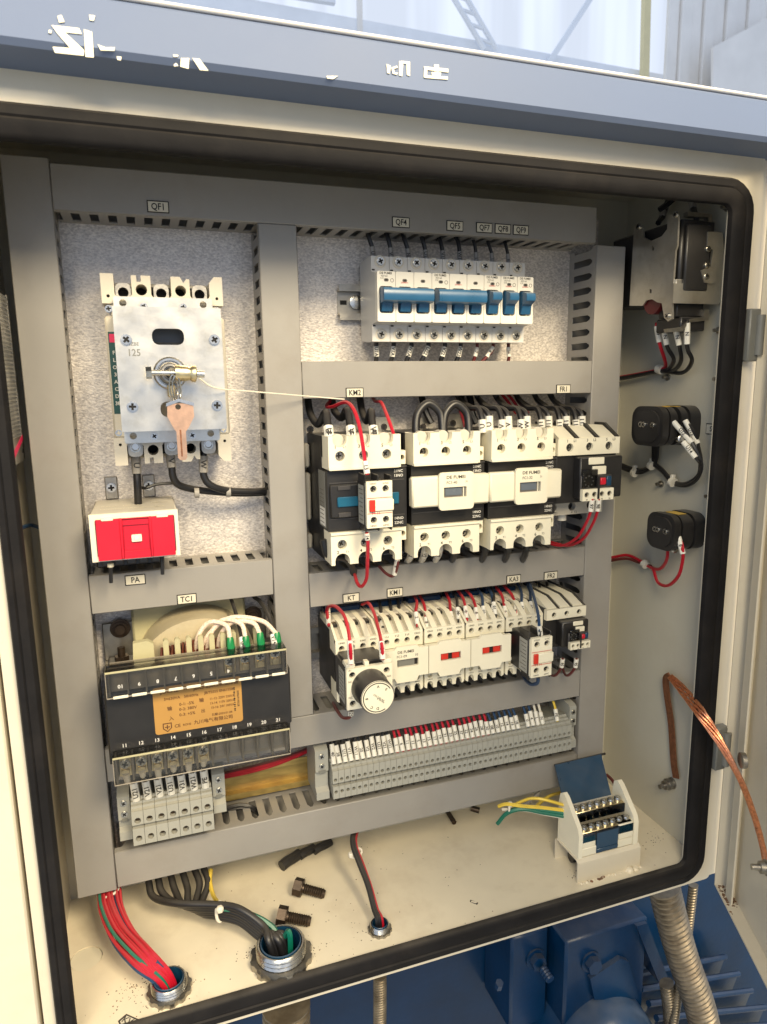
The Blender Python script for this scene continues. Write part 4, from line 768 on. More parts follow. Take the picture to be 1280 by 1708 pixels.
# ================================================================== small contactors
def small_contactor(x0, label, kind):
    w_ = 53; t = thing('contactor', label, 'contactor', (x0+26, 52, -315), 'small contactors in the lower row')
    b = M(); b.prism([(50, -352), (50, -276), (-6, -276), (-6, -299.5), (-26, -299.5), (-26, -332), (-6, -332), (-6, -352)], 'x', x0+.3, x0+w_-.4, 'black_plastic'); part('body', b, t)
    cs = [x0+7.6+12.6*i for i in range(4)]
    b = M(); b.prism(rect(x0+.5, x0+w_-.5, -299, -281), 'y', -32, -27, 'white_plastic', [circ(c, -291, 3.4, 12) for c in cs]); b.box(x0+.5, x0+w_-.5, -26.9, -6.1, -298.5, -287.5, 'white_plastic')
    edges = [x0+.5]+[(cs[i]+cs[i+1])/2-3.2 for i in range(3)]+[x0+w_-3.2]
    for i, e in enumerate(edges): b.prism([(-31.9, -281.5), (-10, -269), (40, -268), (40, -276), (-6.1, -287), (-26.8, -287.2)], 'x', e, e+(6.4 if 0 < i < 4 else 2.8), 'white_plastic')
    b.prism([(-27, -286.5), (-8, -275.9), (40, -275.6), (40, -276), (-6.1, -287.4)], 'x', x0+1, x0+w_-1, 'offwhite_plastic'); b.prism([(6, -269), (40, -267.9), (40, -275), (6, -275.5)], 'x', x0+.6, x0+w_-.6, 'offwhite_plastic'); part('upper_terminals', b, t)
    b = M(); out = [(x0+.5, -333), (x0+w_-.5, -333), (x0+w_-.5, -354)]
    for c in reversed(cs): out += [(c+4, -356), (c+3.6, -350), (c+1.8, -347.4), (c-1.8, -347.4), (c-3.6, -350), (c-4, -356)]
    out += [(x0+.5, -354)]
    b.prism(out, 'y', -32, -27, 'white_plastic', [circ(c, -339.5, 3.4, 12) for c in cs]); b.box(x0+.5, x0+w_-.5, -26.9, -6.1, -345, -333.1, 'white_plastic')
    for e in edges: b.box(e, e+3, -26.9, -6.1, -354, -345.1, 'white_plastic')
    part('lower_terminals', b, t)
    for c in cs:
        inst('terminal_screw', HOLE_SCREW, t, (c, -26.5, -291), (0, random.uniform(-1, 1), 0)).scale = (.75, .8, .75)
        b = M(); b.lathe((c+.5, 4, -274.5), (0, -1, .35), [(0, 4), (.5, 3.9), (.6, 3)], 'dark_steel', 10); part('clamp_screw', b, t)
    b = M()
    for c, s_ in zip(cs, ('13NO', '21NC', '31NC', '43NO') if kind != 'm' else ('1 L1', '3 L2', '5 L3', '13NO')): b.text(s_, (c, -32.2, -284.6), 3, 'ink')
    for c, s_ in zip(cs, ('14NO', '22NC', '32NC', '44NO')): b.text(s_, (c, -32.2, -345), 2.6, 'ink_grey')
    part('lettering', b, t)
    if kind in 'mr':
        b = M(); out = [(x0-.3, -330), (x0-.3, -296), (x0+11, -296), (x0+14, -292.5), (x0+39, -292.5), (x0+42, -296), (x0+53, -296), (x0+53, -330), (x0+41, -330), (x0+38, -336), (x0+14, -336), (x0+11, -330)]
        wx = (x0+14.5, x0+40.5); wz = (-317, -308)
        b.prism(out, 'y', -48, -44, 'white_plastic', [rect(*wx, *wz)]); b.box(x0+.5, x0+52.5, -43.9, -26.3, -329.5, -300, 'white_plastic'); b.box(x0+13, x0+40, -50, -48.02, -334, -294, 'white_plastic', .5) if False else None; fc = part('front_cover', b, t)
        b = M(); b.box(wx[0], wx[1], -44.6, -43.95, wz[0], wz[1], 'ink'); 
        if kind == 'm': b.box(wx[0]+2, wx[1]-4, -45.6, -44.6, wz[0]+.3, wz[1]-1, 'terminal_dark')
        else: b.box(wx[0]+1.3, wx[0]+10.5, -46.2, -44.6, wz[0]+.6, wz[1]-.4, 'red_paint', .5); b.box(wx[1]-10.5, wx[1]-1, -46.2, -44.6, wz[0]+.6, wz[1]-.4, 'red_paint', .5)
        part('indicator_window', b, fc)
        b = M()
        if kind == 'm': b.text('DE FUMEI', (x0+25, -48.2, -299), 4.6, 'ink', sx=1.05); b.text('FC1-09', (x0+20, -48.2, -304.2), 4.2, 'ink_grey'); b.text('10', (x0+38, -48.2, -304.2), 4, 'ink_grey'); part('lettering', b, fc)
    else:
        b = M(); b.box(x0+3, x0+10, -29, -26.1, -318, -307, 'red_paint', 1); part('contact_carrier', b, t)
    b = M(); b.box(x0+4, x0+w_-4, 30, 49, -275.5, -262, 'dark_blue_paint', 1); b.box(x0+2, x0+w_-2, -4, 20, -274.8, -272, 'black_plastic'); part('coil_cover', b, t)
    return t
small_contactor(185, 'small contactor carrying the round time delay dial, below the KT tag', 'k')
small_contactor(239.2, 'small contactor with grey indicator window, below the KM1 tag', 'm')
small_contactor(293.4, 'small contactor with red indicator window right of the KM1 contactor', 'r')
small_contactor(347.6, 'small contactor with red indicator window left of the KA3 contactor', 'r')
small_contactor(401.8, 'small contactor with dark open front and red flag, below the KA3 tag', 'k')
aux_block(411.5, -318, -77, -30, 'small white contact block with red flag clipped on the KA3 contactor', True)
# time delay block
t = thing('timer_block', 'white time delay block with big round dial clipped on the KT contactor', 'timer', (210, -27, -320))
x0, x1, z0, z1, yf = 184.5, 236.5, -343, -296, -79
b = M(); b.box(x0+.8, x1-.8, -74, -29.2, z0+1, z1-1, 'dark_grey_plastic', 1); b.box(x0+3, x1-6, -70, -33, z1-1, z1+3, 'black_plastic', 1); b.box(x0-.5, x0+1, -72, -48, z0-3, z1+1, 'black_plastic', .5); part('body', b, t)
hs = [(x0+6.5, z1-7.5), (x1-6.5, z1-7.5), (x0+6.5, z0+7), (x1-6.5, z0+7)]
b = M(); b.prism(rect(x0, x1, z0, z1), 'y', yf, yf+5, 'white_plastic', [circ(x, z, 3.6, 12) for x, z in hs]); b.box(x0+21, x0+26, yf+1, yf+9, z1, z1+5, 'white_plastic', .5); b.box(x0, x0+10, yf+.02, yf+16, z1, z1+5, 'white_plastic', .8); b.box(x1-10, x1, yf+.02, yf+16, z1, z1+5, 'white_plastic', .8); part('front_plate', b, t)
for x, z in hs: inst('terminal_screw', HOLE_SCREW, t, (x, yf+5, z), (0, .3, 0))
b = M(); ax = Vector((210, yf, -319.5)); b.lathe(ax, (0, -1, 0), [(0, 20.5), (4, 20.5), (8, 19.5), (27, 19.2), (28, 18.6)], 'black_plastic', 40); dk = part('dial', b, t)
b = M(); af = ax+Vector((0, -28.05, 0)); b.lathe(af, (0, -1, 0), [(0, 18.4), (.8, 18.2)], 'dial_white', 40); b.prism([(af.x+math.cos(R(a))*16.4, af.z+math.sin(R(a))*16.4) for a in range(30, 301, 10)]+[(af.x+math.cos(R(a))*15.4, af.z+math.sin(R(a))*15.4) for a in range(300, 29, -10)], 'y', af.y-.85, af.y-1, 'ink')
b.prism([(af.x+math.cos(R(a))*18.3, af.z+math.sin(R(a))*18.3) for a in range(0, 360, 10)], 'y', af.y-.78, af.y-.9, 'ink_grey', [circ(af.x, af.z, 17.6, 36)])
for s_, a, rt in (('A', 88, 0), ('B', 178, 90), ('C', 235, 140), ('D', 268, 180), ('0', 40, -40)): b.text(s_, (af.x+12*math.cos(R(a)), af.y-1.05, af.z+12*math.sin(R(a))), 4.2, 'ink', rot=rt)
for i, s_ in enumerate(('Telemec', 'ON DELAY', '0.1s-30s')[1:]): b.text(s_, (af.x+1+i*2, af.y-1.05, af.z-.5-i*3.2), 3, 'ink_grey', rot=-38)
part('dial_face', b, dk)
b = M(); b.text('A1', (x0+4, yf-.2, z1-2), 3, 'ink_grey'); b.text('NC', (x0+4, yf-.2, z1-15), 3.2, 'ink_grey'); b.text('NO', (x1-4, yf-.2, z1-15), 3.2, 'ink_grey'); b.text('NC', (x0+4, yf-.2, z0+14), 3.2, 'ink_grey'); b.text('NO', (x1-5, yf-.2, z0+2), 3.2, 'ink_grey'); part('lettering', b, t)
b = M(); b.prism([(-71, z0+4), (-50, z0+4), (-50, z1-6), (-71, z1-6)], 'x', x0-.8, x0-.55, 'terminal_grey')
for i in range(7): b.prism([(-69, z1-10-i*4.6), (-54+(i % 3)*2, z1-10-i*4.6), (-54+(i % 3)*2, z1-11-i*4.6), (-69, z1-11-i*4.6)], 'x', x0-1, x0-.75, 'ink_grey')
part('side_label', b, t)
# ================================================================== terminal strips
def terminal_mesh(p, ys, z_h1, z_g, z_h2, zb, zr):
    """one feed-through terminal: ribbed shoulder, two stepped faces with screw holes"""
    b = M(); w_ = p-.35; c = w_/2; m_ = 'terminal_grey'; y1 = ys+7
    b.prism([(49, zr-8), (40, zr-7), (28, zr-4), (ys+14, zr+1), (ys+12, zr-1.5), (ys+8.5, zr-1.5), (ys+8, zr-4), (ys+4.5, zr-4.5), (ys+4, zr-7), (ys+.6, zr-8), (y1, zr-10), (y1, zb+3), (30, zb-6), (49, zb+4)], 'x', 0, w_, m_)
    rr_ = min(3.5, p*.3)
    b.prism(rect(0, w_, z_g+.5, zr-8.2), 'y', ys, y1-.05, m_, [circ(c, z_h1, rr_, 10)]); b.prism(rect(0, w_, zb, z_g-3), 'y', ys-1.2, y1-.05, m_, [circ(c, z_h2, rr_, 10)])
    b.box(.6, w_-.6, ys+2.5, y1-.1, z_g-2.8, z_g+.3, 'terminal_dark')
    for z in (z_h1, z_h2): b.prism(circ(c, z, rr_*.98, 10), 'y', y1-1.6, y1-1.3, 'dark_steel'); b.box(c-rr_*.9, c+rr_*.9, y1-1.75, y1-1.65, z-.3, z+.3, 'plate_hole')
    return b
def end_clamp(par, x0, x1, ys, zt, zb):
    b = M(); b.prism([(49, zt+6), (ys+4, zt), (ys, zt-3), (ys, zt-30), (ys+4, zt-33), (ys+4, zb+14), (ys-2, zb+10), (ys-2, zb), (49, zb)], 'x', x0, x1, 'terminal_grey'); o = part('end_clamp', b, par)
    for z in (zt-10, zt-23): inst('screw', SCREW_S, o, ((x0+x1)/2, ys+.4, z), (0, random.uniform(-1, 1), 0))
    b = M(); b.box(x0+3.5, x1-3.5, ys-.5, ys-.02, zt-32, zt-28, 'terminal_dark'); part('latch', b, o)
ls = thing('terminal_strip', 'long grey terminal strip of forty five clamps with red, blue and black marked wires', 'terminal strip', (183.3, 50, -470))
me = terminal_mesh(7.455, -9, -466, -471, -481, -490, -446).mesh('terminal')
for i in range(45): inst('terminal', me, ls, (183.3+i*7.455, 0, 0))
end_clamp(ls, 165, 181, 2, -428, -494); end_clamp(ls, 519.5, 530, -2, -430, -492)
ss = thing('terminal_strip', 'short grey terminal strip of seven wide clamps below the control transformer', 'terminal strip', (-44, 50, -470))
me = terminal_mesh(12.35, -19, -460.5, -466, -481, -489, -441).mesh('terminal')
for i in range(7): inst('terminal', me, ss, (-44.5+i*12.35, 0, 0))
end_clamp(ss, -59, -46, 0, -438, -492); end_clamp(ss, 43, 57, -6, -428, -478)
# wires dropping into the long strip
cols = ['k']*11+['r']*18+['b']*6+['x', 'b', 'b', 'w', 'w', 'x', 'x', 'y', 'x', 'x']
marks = ['40', '38', 'U11', 'V11', 'W11', '20', 'V2', 'W2', 'U21', 'V21', 'W21', '1', '6', '11', '11', '5', '13', '15', '17', '19', '31', '33', '35', '37', '22', '24', '26', '28', '30', '08', '10', '12', '14', '16', '18', '', '0', '4', 'L', 'N', '', '', 'PE', '', '']
nm = {'k': ('wire_black', 'black wire with printed white sleeve dropping into the left part of the long terminal strip'), 'r': ('wire_red', 'red wire with printed white sleeve dropping into the middle of the long terminal strip'), 'b': ('wire_blue', 'blue wire with printed white sleeve dropping into the right part of the long terminal strip'), 'w': ('wire_white', 'white wire dropping into the right part of the long terminal strip'), 'y': ('wire_yellow', 'yellow green wire at the right end of the long terminal strip')}
for i, c in enumerate(cols):
    if c == 'x': continue
    x = 183.3+(i+.5)*7.455; j = random.uniform(-2.5, 2.5); lean = -3 if c == 'k' else 2
    if c == 'w': lean = -8
    P = [(x-9+j*1.5-lean, 38, -398), (x-6+j-lean*.7, 26, -408), (x-2.4+j*.8-lean*.2, 12, -421), (x-.6+j*.35, 4, -434), (x, -2.4, -449.5)]
    sleeve_wire('wire', P, 2.1 if c == 'k' else 1.7, nm[c][0], nm[c][1], 'wires of the long terminal strip', [(random.uniform(.62, .67) if c == 'k' else random.uniform(.69, .76), .985)], [marks[i]], 3.0, n=5, tsz=5.2)
# wires rising from the short strip to the transformer
sm_ = ['U21', 'V21', 'V21', 'U31', 'V31', 'W21', 'PE']; pos = ['first', 'second', 'third', 'fourth', 'fifth', 'sixth', 'seventh']
for i in range(7):
    x = -44.5+(i+.5)*12.35; xt = -44+i*15.5 if i < 6 else 34
    sleeve_wire('wire', [(x, -8, -443), (x-.8, -8, -432), (x-1.6, -9, -420), (x-1.8+(xt-x)*.4, -14, -410), (xt, -26, -398)], 3.2, 'wire_black', 'black wire with printed white sleeve, %s from the left on the short terminal strip' % pos[i], 'wires of the short terminal strip', [(.02, .50)], [sm_[i]], 4.4)
    if i < 6:
        b = M(); b.cyl((xt, -52, -383), (xt, -38, -398 if i % 2 else -402), 4.2, 'wire_white', n=10, r1=3); o = single('ferrule', b, 'white ferrule below the lower terminal cover, %s from the left' % pos[i], 'ferrule', (xt, -48, -392), 'white ferrules below the control transformer')
# wires of the large contactors
for k, (pa, pb, pc, pd, pe, tx_) in enumerate((((514, 664), (518, 690), (531, 708), (541, 692), (549, 722), 'U'), ((553, 660), (558, 685), (570, 697), (576, 688), (586, 722), 'V'), ((600, 660), (604, 684), (612, 702), (617, 690), (624, 722), 'W'))):
    P = [onY(pa[0], pa[1]-10, 44), onY(*pa, 40), onY(*pb, 24), onY(*pc, 4), onY(pd[0]+2, pd[1]-4, -12), onY(pe[0]-3, pe[1]-20, -24), onY(*pe, -34), onY(pe[0]+1, pe[1]+12, -36)]
    sleeve_wire('power_wire', P, 4.2, 'wire_black', '%s thick black wire bent into the top of the KM2 contactor' % ('left', 'middle', 'right')[k], 'thick black wires on top of the contactors', [(.78, .98)], [tx_], 5.4, seg=10)
for k, (xa, xb, zt) in enumerate((((696), (738), 671), ((742), (782), 672))):
    P = [onY(xa+1, 735, -36), onY(xa-2, 712, -32), onY(xa+2, 688, -28), onY((xa+xb)/2-2, zt+2, -26), onY(xb-4, 688, -28), onY(xb, 712, -32), onY(xb, 735, -36)]
    b = M(); b.tube(spline(P, 7), 4.6, 'wire_black', 10); single('jumper_loop', b, ('left' if k == 0 else 'right')+' thick black wire loop standing on top of the middle large contactor', 'wire', P[0], 'thick black wires on top of the contactors')
for k, (px, tx_) in enumerate(((806, 'U'), (817, 'U'), (838, 'V'), (849, 'V'), (870, 'W'), (880, 'W'), (904, 'U11'), (916, 'U11'), (935, 'V11'), (946, 'V11'), (962, 'W11'), (972, 'W11'))):
    f_ = k % 2; y = -34 if k < 6 else -14; h = 700-(6 if f_ else 0)
    P = [onY(px, 722, y), onY(px-1, h, y+2), onY(px-8-f_*4, 682, y+14), onY(px-24-f_*6, 680, y+30), onY(px-38-f_*10, 668, 40), onY(px-44-f_*12, 655, 46)]
    sleeve_wire('power_wire', P, 3.4, 'wire_black', 'black wire, sleeve %s, %s of its pair, on the %s' % (tx_, ('left', 'right')[f_], 'right hand large contactor' if k < 6 else 'large overload relay'), 'black wires on top of the contactors', [(.0, .2)], [tx_], 4.5, seg=8)
def wpx(pts): return [onY(p[0], p[1], p[2]) for p in pts]
sleeve_wire('wire', wpx([(560, 664, 40), (549, 672, 30), (545, 678, 20), (556, 678, 0), (576, 670, -30), (590, 684, -55), (600, 715, -70), (609, 768, -86), (613, 792, -90)]), 2.1, 'wire_red', 'red wire looping down to the aux block of the KM2 contactor, sleeve 13', 'red control wires', [(.88, .99)], ['13'], 3.3)
sleeve_wire('wire', wpx([(622, 664, 36), (626, 670, 20), (636, 672, 0), (644, 688, -25), (650, 705, -40), (656, 722, -46), (660, 738, -44)]), 2.0, 'wire_red', 'red wire reaching the right side of the KM2 contactor from above', 'red control wires', [(.86, .99)], ['5'], 2.8)
sleeve_wire('wire', wpx([(612, 888, -74), (613, 910, -72), (614, 940, -62), (612, 966, -50), (603, 978, -40), (596, 972, -30), (592, 958, -14)]), 2.0, 'wire_red', 'red wire hanging below the aux block of the KM2 contactor in a narrow loop', 'red control wires', [(.01, .1)], ['14'], 2.9)
sleeve_wire('wire', wpx([(664, 898, -40), (665, 920, -38), (663, 945, -34), (656, 960, -26), (645, 957, -18), (632, 944, -10)]), 1.9, 'wire_brown', 'dark red wire looping below the right corner of the KM2 contactor', 'red control wires', [(.25, .55)], ['6'], 2.9)
sleeve_wire('wire', wpx([(540, 900, -30), (548, 925, -30), (574, 930, -24), (588, 945, -10), (590, 962, 10)]), 4.4, 'wire_black', 'thick black wire leaving the bottom of the KM2 contactor', 'thick black wires below the contactors', seg=10)
for k, px in enumerate((690, 712, 735, 762, 812, 850, 880)):
    sleeve_wire('wire', wpx([(px, 900, -30), (px-2, 916, -28), (px-5, 928, -14), (px-12, 940, 20)]), 4, 'wire_black' if k > 2 else 'wire_white', '%s wire stub below the covered large contactors, %s from the left' % ('black' if k > 2 else 'white sleeved', pos[k]), 'wire stubs below the contactors', [(.3, .62)] if k < 3 else None, ['V2'] if k < 3 else None, 4.4, seg=8)
for k, (a, c) in enumerate(((982, 988), (993, 998))):
    sleeve_wire('wire', wpx([(a+6, 832, -66), (a+4, 850, -64), (a-4, 872, -54), (a-20, 898, -34), (a-45, 910, -8), (a-74, 904, 20)]), 1.9, 'wire_red', '%s of two red wires curving down from the large overload relay, sleeve %s' % (('left', 'right')[k], ('97', '98')[k]), 'red control wires', [(.02, .22)], [('97', '98')[k]], 3.3)
for k, (x, dx) in enumerate(((765, 20), (780, 8), (700, 12))):
    sleeve_wire('wire', wpx([(x+dx*.2, 655, 50), (x+6, 672, 44), (x+dx, 690, 40), (x+dx+8, 706, 36)]), 4.2, 'wire_black', 'thick black wire hanging behind the middle contactor, %s of three' % ('right', 'middle', 'left')[k], 'thick black wires on top of the contactors', seg=8)
for k, x in enumerate((842, 852, 862)):
    sleeve_wire('wire', wpx([(x-6, 656, 50), (x+4, 668, 44), (x+14, 682, 40), (x+20, 690, 38)]), 2, 'wire_red', 'red wire in a small red bundle hanging behind the FR1 wires', 'red bundle behind the FR1 wires')
P = wpx([(760, 668, 44), (768, 682, 36), (772, 698, 10), (776, 712, -20), (778, 726, -30)]); sleeve_wire('wire', P, 2, 'wire_red', 'red wire entering the middle large contactor beside the right black loop', 'red control wires', [(.8, .98)], ['3'], 2.8)
# wires of the small contactors
sleeve_wire('wire', wpx([(545, 1022, 10), (548, 1012, -4), (560, 1012, -30), (574, 1026, -60), (581, 1050, -78), (585, 1082, -90), (586, 1108, -88)]), 2.0, 'wire_red', 'red wire arching over the KT contactor to the time delay block, sleeve 22', 'red control wires', [(.76, .99)], ['22'], 3.4)
sleeve_wire('wire', wpx([(604, 1008, 20), (614, 1006, 0), (624, 1022, -30), (631, 1048, -60), (637, 1074, -84), (639, 1100, -86)]), 2.0, 'wire_red', 'red wire dropping to the right of the time delay block, sleeve 24', 'red control wires', [(.76, .99)], ['24'], 3.4)
sleeve_wire('wire', wpx([(548, 1008, 20), (546, 1018, 6), (549, 1044, -12)]), 2.0, 'wire_red', 'short red wire at the left corner of the KT contactor, sleeve 14', 'red control wires', [(.2, .95)], ['14'], 2.9)
sleeve_wire('wire', wpx([(586, 1186, -66), (584, 1197, -64), (572, 1196, -48), (562, 1184, -24), (556, 1172, 6)]), 1.9, 'wire_brown', 'dark red wire leaving the bottom of the time delay block', 'red control wires', [(.0, .16)], ['25'], 3)
ups = [(693, 995, 694, 1020, 'r', '2'), (703, 998, 710, 1028, 'r', '8'), (745, 990, 752, 1020, 'r', '9'), (764, 986, 776, 1010, 'r', '8'), (778, 984, 793, 1012, 'r', '8'), (798, 983, 806, 1010, 'b', '10'), (815, 980, 822, 1008, 'b', '10'), (828, 980, 842, 1010, 'r', '5'), (843, 978, 860, 1008, 'r', '6'), (866, 978, 870, 1004, 'b', '10'), (881, 976, 885, 1002, 'b', '12'), (758, 992, 763, 1012, 's', '30'), (820, 984, 824, 1004, 's', '21')]
for k, (xa, ya, xb, yb, c, tx_) in enumerate(ups):
    m_ = {'r': 'wire_red', 'b': 'wire_blue', 's': 'wire_black'}[c]; cn = {'r': 'red', 'b': 'blue', 's': 'black'}[c]
    sleeve_wire('wire', wpx([(xa-4, ya-8, 36), (xa, ya, 24), ((xa+xb)/2+2, (ya+yb)/2-2, 6), (xb, yb, -10), (xb+2, yb+14, -18), (xb+3, yb+26, -22)]), 1.9, m_, '%s wire into the top of the %s, sleeve %s, %s part' % (cn, 'KM1 contactor' if xb < 708 else 'contactor right of KM1' if xb < 778 else 'contactor left of KA3' if xb < 843 else 'KA3 contactor', tx_, ('left', 'right')[((xb-636) % 70) > 34]), 'wires on top of the small contactors', [(.62, .92)], [tx_], 2.9)
for k, px in enumerate((636, 654, 668)):
    sleeve_wire('wire', wpx([(px-4, 1000, 30), (px-1, 1016, 16), (px, 1034, 0), (px+3, 1048, -14)]), 2.2, 'wire_black', 'short dark wire into the top of the KM1 contactor, %s of three' % ('left', 'middle', 'right')[k], 'wires on top of the small contactors', [(.5, .95)], ['V4'], 2.9)
sleeve_wire('wire', wpx([(882, 970, 20), (888, 985, -10), (894, 1008, -45), (899, 1030, -66), (900, 1048, -72), (902, 1060, -70)]), 2, 'wire_blue', 'blue wire dropping onto the contact block of the KA3 contactor, sleeve 1', 'wires on top of the small contactors', [(.74, .98)], ['1'], 3.2)
for k, (xa, xb) in enumerate(((901, 910), (914, 930), (938, 946))):
    sleeve_wire('wire', wpx([(xa-2, 972, 34), (xa+2, 986, 20), (xb-2, 996, 0), (xb+3, 1016, -20)]), 2, 'wire_black', 'dark wire with white sleeve into the small overload relay, %s of three' % ('left', 'middle', 'right')[k], 'wires on top of the small overload relay', [(.45, .97)], ['U11' if k == 0 else 'V11' if k == 1 else 'W11'], 3.2)
for k, (a, c) in enumerate(((922, 935), (946, 958))):
    sleeve_wire('wire', wpx([(c+4, 1098, -52), (c+2, 1112, -50), (c-8, 1126, -36), (a-4, 1124, -20), (a-8, 1108, 0)]), 1.7, 'wire_brown', 'dark red wire looping below the small overload relay, %s of two' % ('left', 'right')[k], 'wires below the small overload relay', [(.02, .25)], ['95'], 2.9)
sleeve_wire('wire', wpx([(898, 1128, -58), (897, 1138, -56), (886, 1142, -44), (876, 1132, -24), (868, 1116, 10)]), 2.3, 'wire_blue', 'dark blue wire looping below the KA3 contact block', None)
# loom lying behind the strip rail
for i in range(9):
    o = random.uniform(-5, 5); sleeve_wire('loom_wire', wpx([(360, 1296+o*.8, 52), (420, 1282+o, 46), (470, 1268+o*.8, 46), (520, 1248+o*.5, 52)]), 1.8, random.choice(['wire_red', 'wire_red', 'wire_brown']), 'red wire in the loom behind the zinc plated rail', 'red loom behind the rail')
for i in range(6):
    o = random.uniform(-4, 4); sleeve_wire('loom_wire', wpx([(372, 1352+o, 40), (400, 1345+o, 38), (424, 1350+o, 36), (436, 1362+o*.4, 44)]), 2.2, 'wire_black', 'black wire in the small loom below the zinc plated rail', 'black loom below the rail')

# ================================================================== right side wall of the cabinet
def wX(px, py, x): return onX(px, py, x)
# breaker with bracket plate: a bent sheet steel bracket carrying a small black breaker
xb = 582; t = thing('wall_breaker', 'black breaker on a bent steel bracket at the top of the right wall', 'circuit breaker', (XR, -40, 130))
q = lambda px, py, x=xb: ((lambda v: (v.y, v.z))(onX(px, py, x)))
b = M(); b.prism([q(1058, 378), q(1072, 380), q(1074, 396), q(1086, 402), q(1104, 394), q(1113, 382), q(1114, 358), q(1132, 358), q(1130, 410), q(1127, 418), q(1121, 500), q(1122, 532), q(1114, 536), q(1108, 530), q(1104, 506), q(1096, 504), q(1088, 499), q(1078, 501), q(1072, 510), q(1050, 510)], 'x', xb, xb+2.2, 'sheet_steel', [[q(1088, 410), q(1091, 413), q(1091, 418), q(1088, 418)], [q(1084, 482), q(1087, 483), q(1087, 489), q(1084, 489)]])
v0, v1 = q(1130, 415), q(1121, 505); b.box(xb+2.3, 645, v1[0]-2.5, v1[0], v1[1], v1[1]+26, 'sheet_steel', .6); part('bracket_plate', b, t)
yy = q(1121, 505)[0]
b = M(); pr = lambda px, py: (lambda v: (v.x, v.z))(onY(px, py, yy-3))
b.prism([pr(1122, 473), pr(1176, 473), pr(1203, 458), pr(1204, 420), pr(1210, 400), pr(1206, 498), pr(1196, 508), pr(1121, 506)], 'y', yy-5, yy-3, 'sheet_steel'); b.prism([pr(1176, 388), pr(1190, 388), pr(1200, 390), pr(1206, 470), pr(1180, 474), pr(1170, 472), pr(1164, 452), pr(1180, 446), pr(1184, 418), pr(1175, 414)], 'y', yy-8, yy-5.1, 'sheet_steel'); part('bracket_wing', b, t)
b = M(); b.box(588, 636, yy-2, 40, 96, 182, 'black_plastic', 2); b.box(592, 626, yy-7, yy-2, 104, 176, 'black_plastic', 1.5); b.box(592, 632, yy+3, yy+34, 76, 95, 'black_plastic', 1.5); b.box(598, 634, yy+2, yy+44, 60, 76, 'black_plastic', 1.5); part('body', b, t)
b = M(); b.lathe((577, q(1084, 500)[0], q(1084, 500)[1]-2), (1, 0, 0), [(9, 15), (20, 15)], 'dark_red', 18); part('red_knob', b, t)
for z in (150, 132, 120): inst('screw', SCREW_S, t, (622, yy-7.2, z), (0, .4, 0))
b = M(); b.prism([pr(1116, 548), pr(1140, 545), pr(1152, 532), pr(1176, 528), pr(1178, 516), pr(1186, 516), pr(1184, 534), pr(1150, 538), pr(1142, 552), pr(1118, 554)], 'y', yy-1, yy+6, 'dull_steel'); part('busbar', b, t, 'lower busbar'); b = M(); b.prism([pr(1150, 352), pr(1190, 356), pr(1192, 388), pr(1184, 388), pr(1184, 362), pr(1150, 360)], 'y', yy-1, yy+6, 'dull_steel'); part('busbar', b, t, 'upper busbar')
for px, py in ((1066, 378), (1128, 358), (1114, 527)): v = onX(px, py, xb-.1); inst('screw', SCREW_S, t, v, RX)
wires = [((1096, 550), (1102, 575), (1109, 600), (1110, 612), 'wire_red', 'red wire with white sleeve'), ((1108, 555), (1114, 580), (1124, 600), (1116, 615), 'wire_black', 'left black wire'), ((1128, 555), (1134, 580), (1136, 602), (1124, 618), 'wire_black', 'middle black wire'), ((1146, 545), (1147, 580), (1155, 602), (1138, 622), 'wire_black', 'right black wire')]
for k, (a, c, d, e, m_, l_) in enumerate(wires):
    sleeve_wire('wire', [onX(a[0], a[1]-12, 606), onX(*a, 607), onX(*c, 612), onX(*d, 626), onX(*e, 640), onX(1098, 617+k, 640), onX(1040, 628+k, 640), onX(990, 634+k, 634)], 2.3 if m_ == 'wire_red' else 2.6, m_, l_+' hanging below the wall breaker and turning left into the duct', 'wires below the wall breaker', [(.08, .26)], ['9' if k == 0 else 'N'], 3.4)
for k, (a, c, d) in enumerate((((1112, 340), (1106, 360), (1098, 372)), ((1134, 318), (1120, 335), (1100, 350)), ((1150, 320), (1156, 345), (1162, 365)))):
    sleeve_wire('wire', [onX(1132+k*6, 296, 640), onX(*a, 634), onX(*c, 625), onX(*d, 612)], 3.4, 'wire_black', 'black wire feeding the wall breaker from above, %s of three' % ('left', 'middle', 'right')[k], 'wires above the wall breaker', [(.4, .72)] if k != 1 else None, ['T'] if k != 1 else None, 4.2, slm='grey_sleeve')
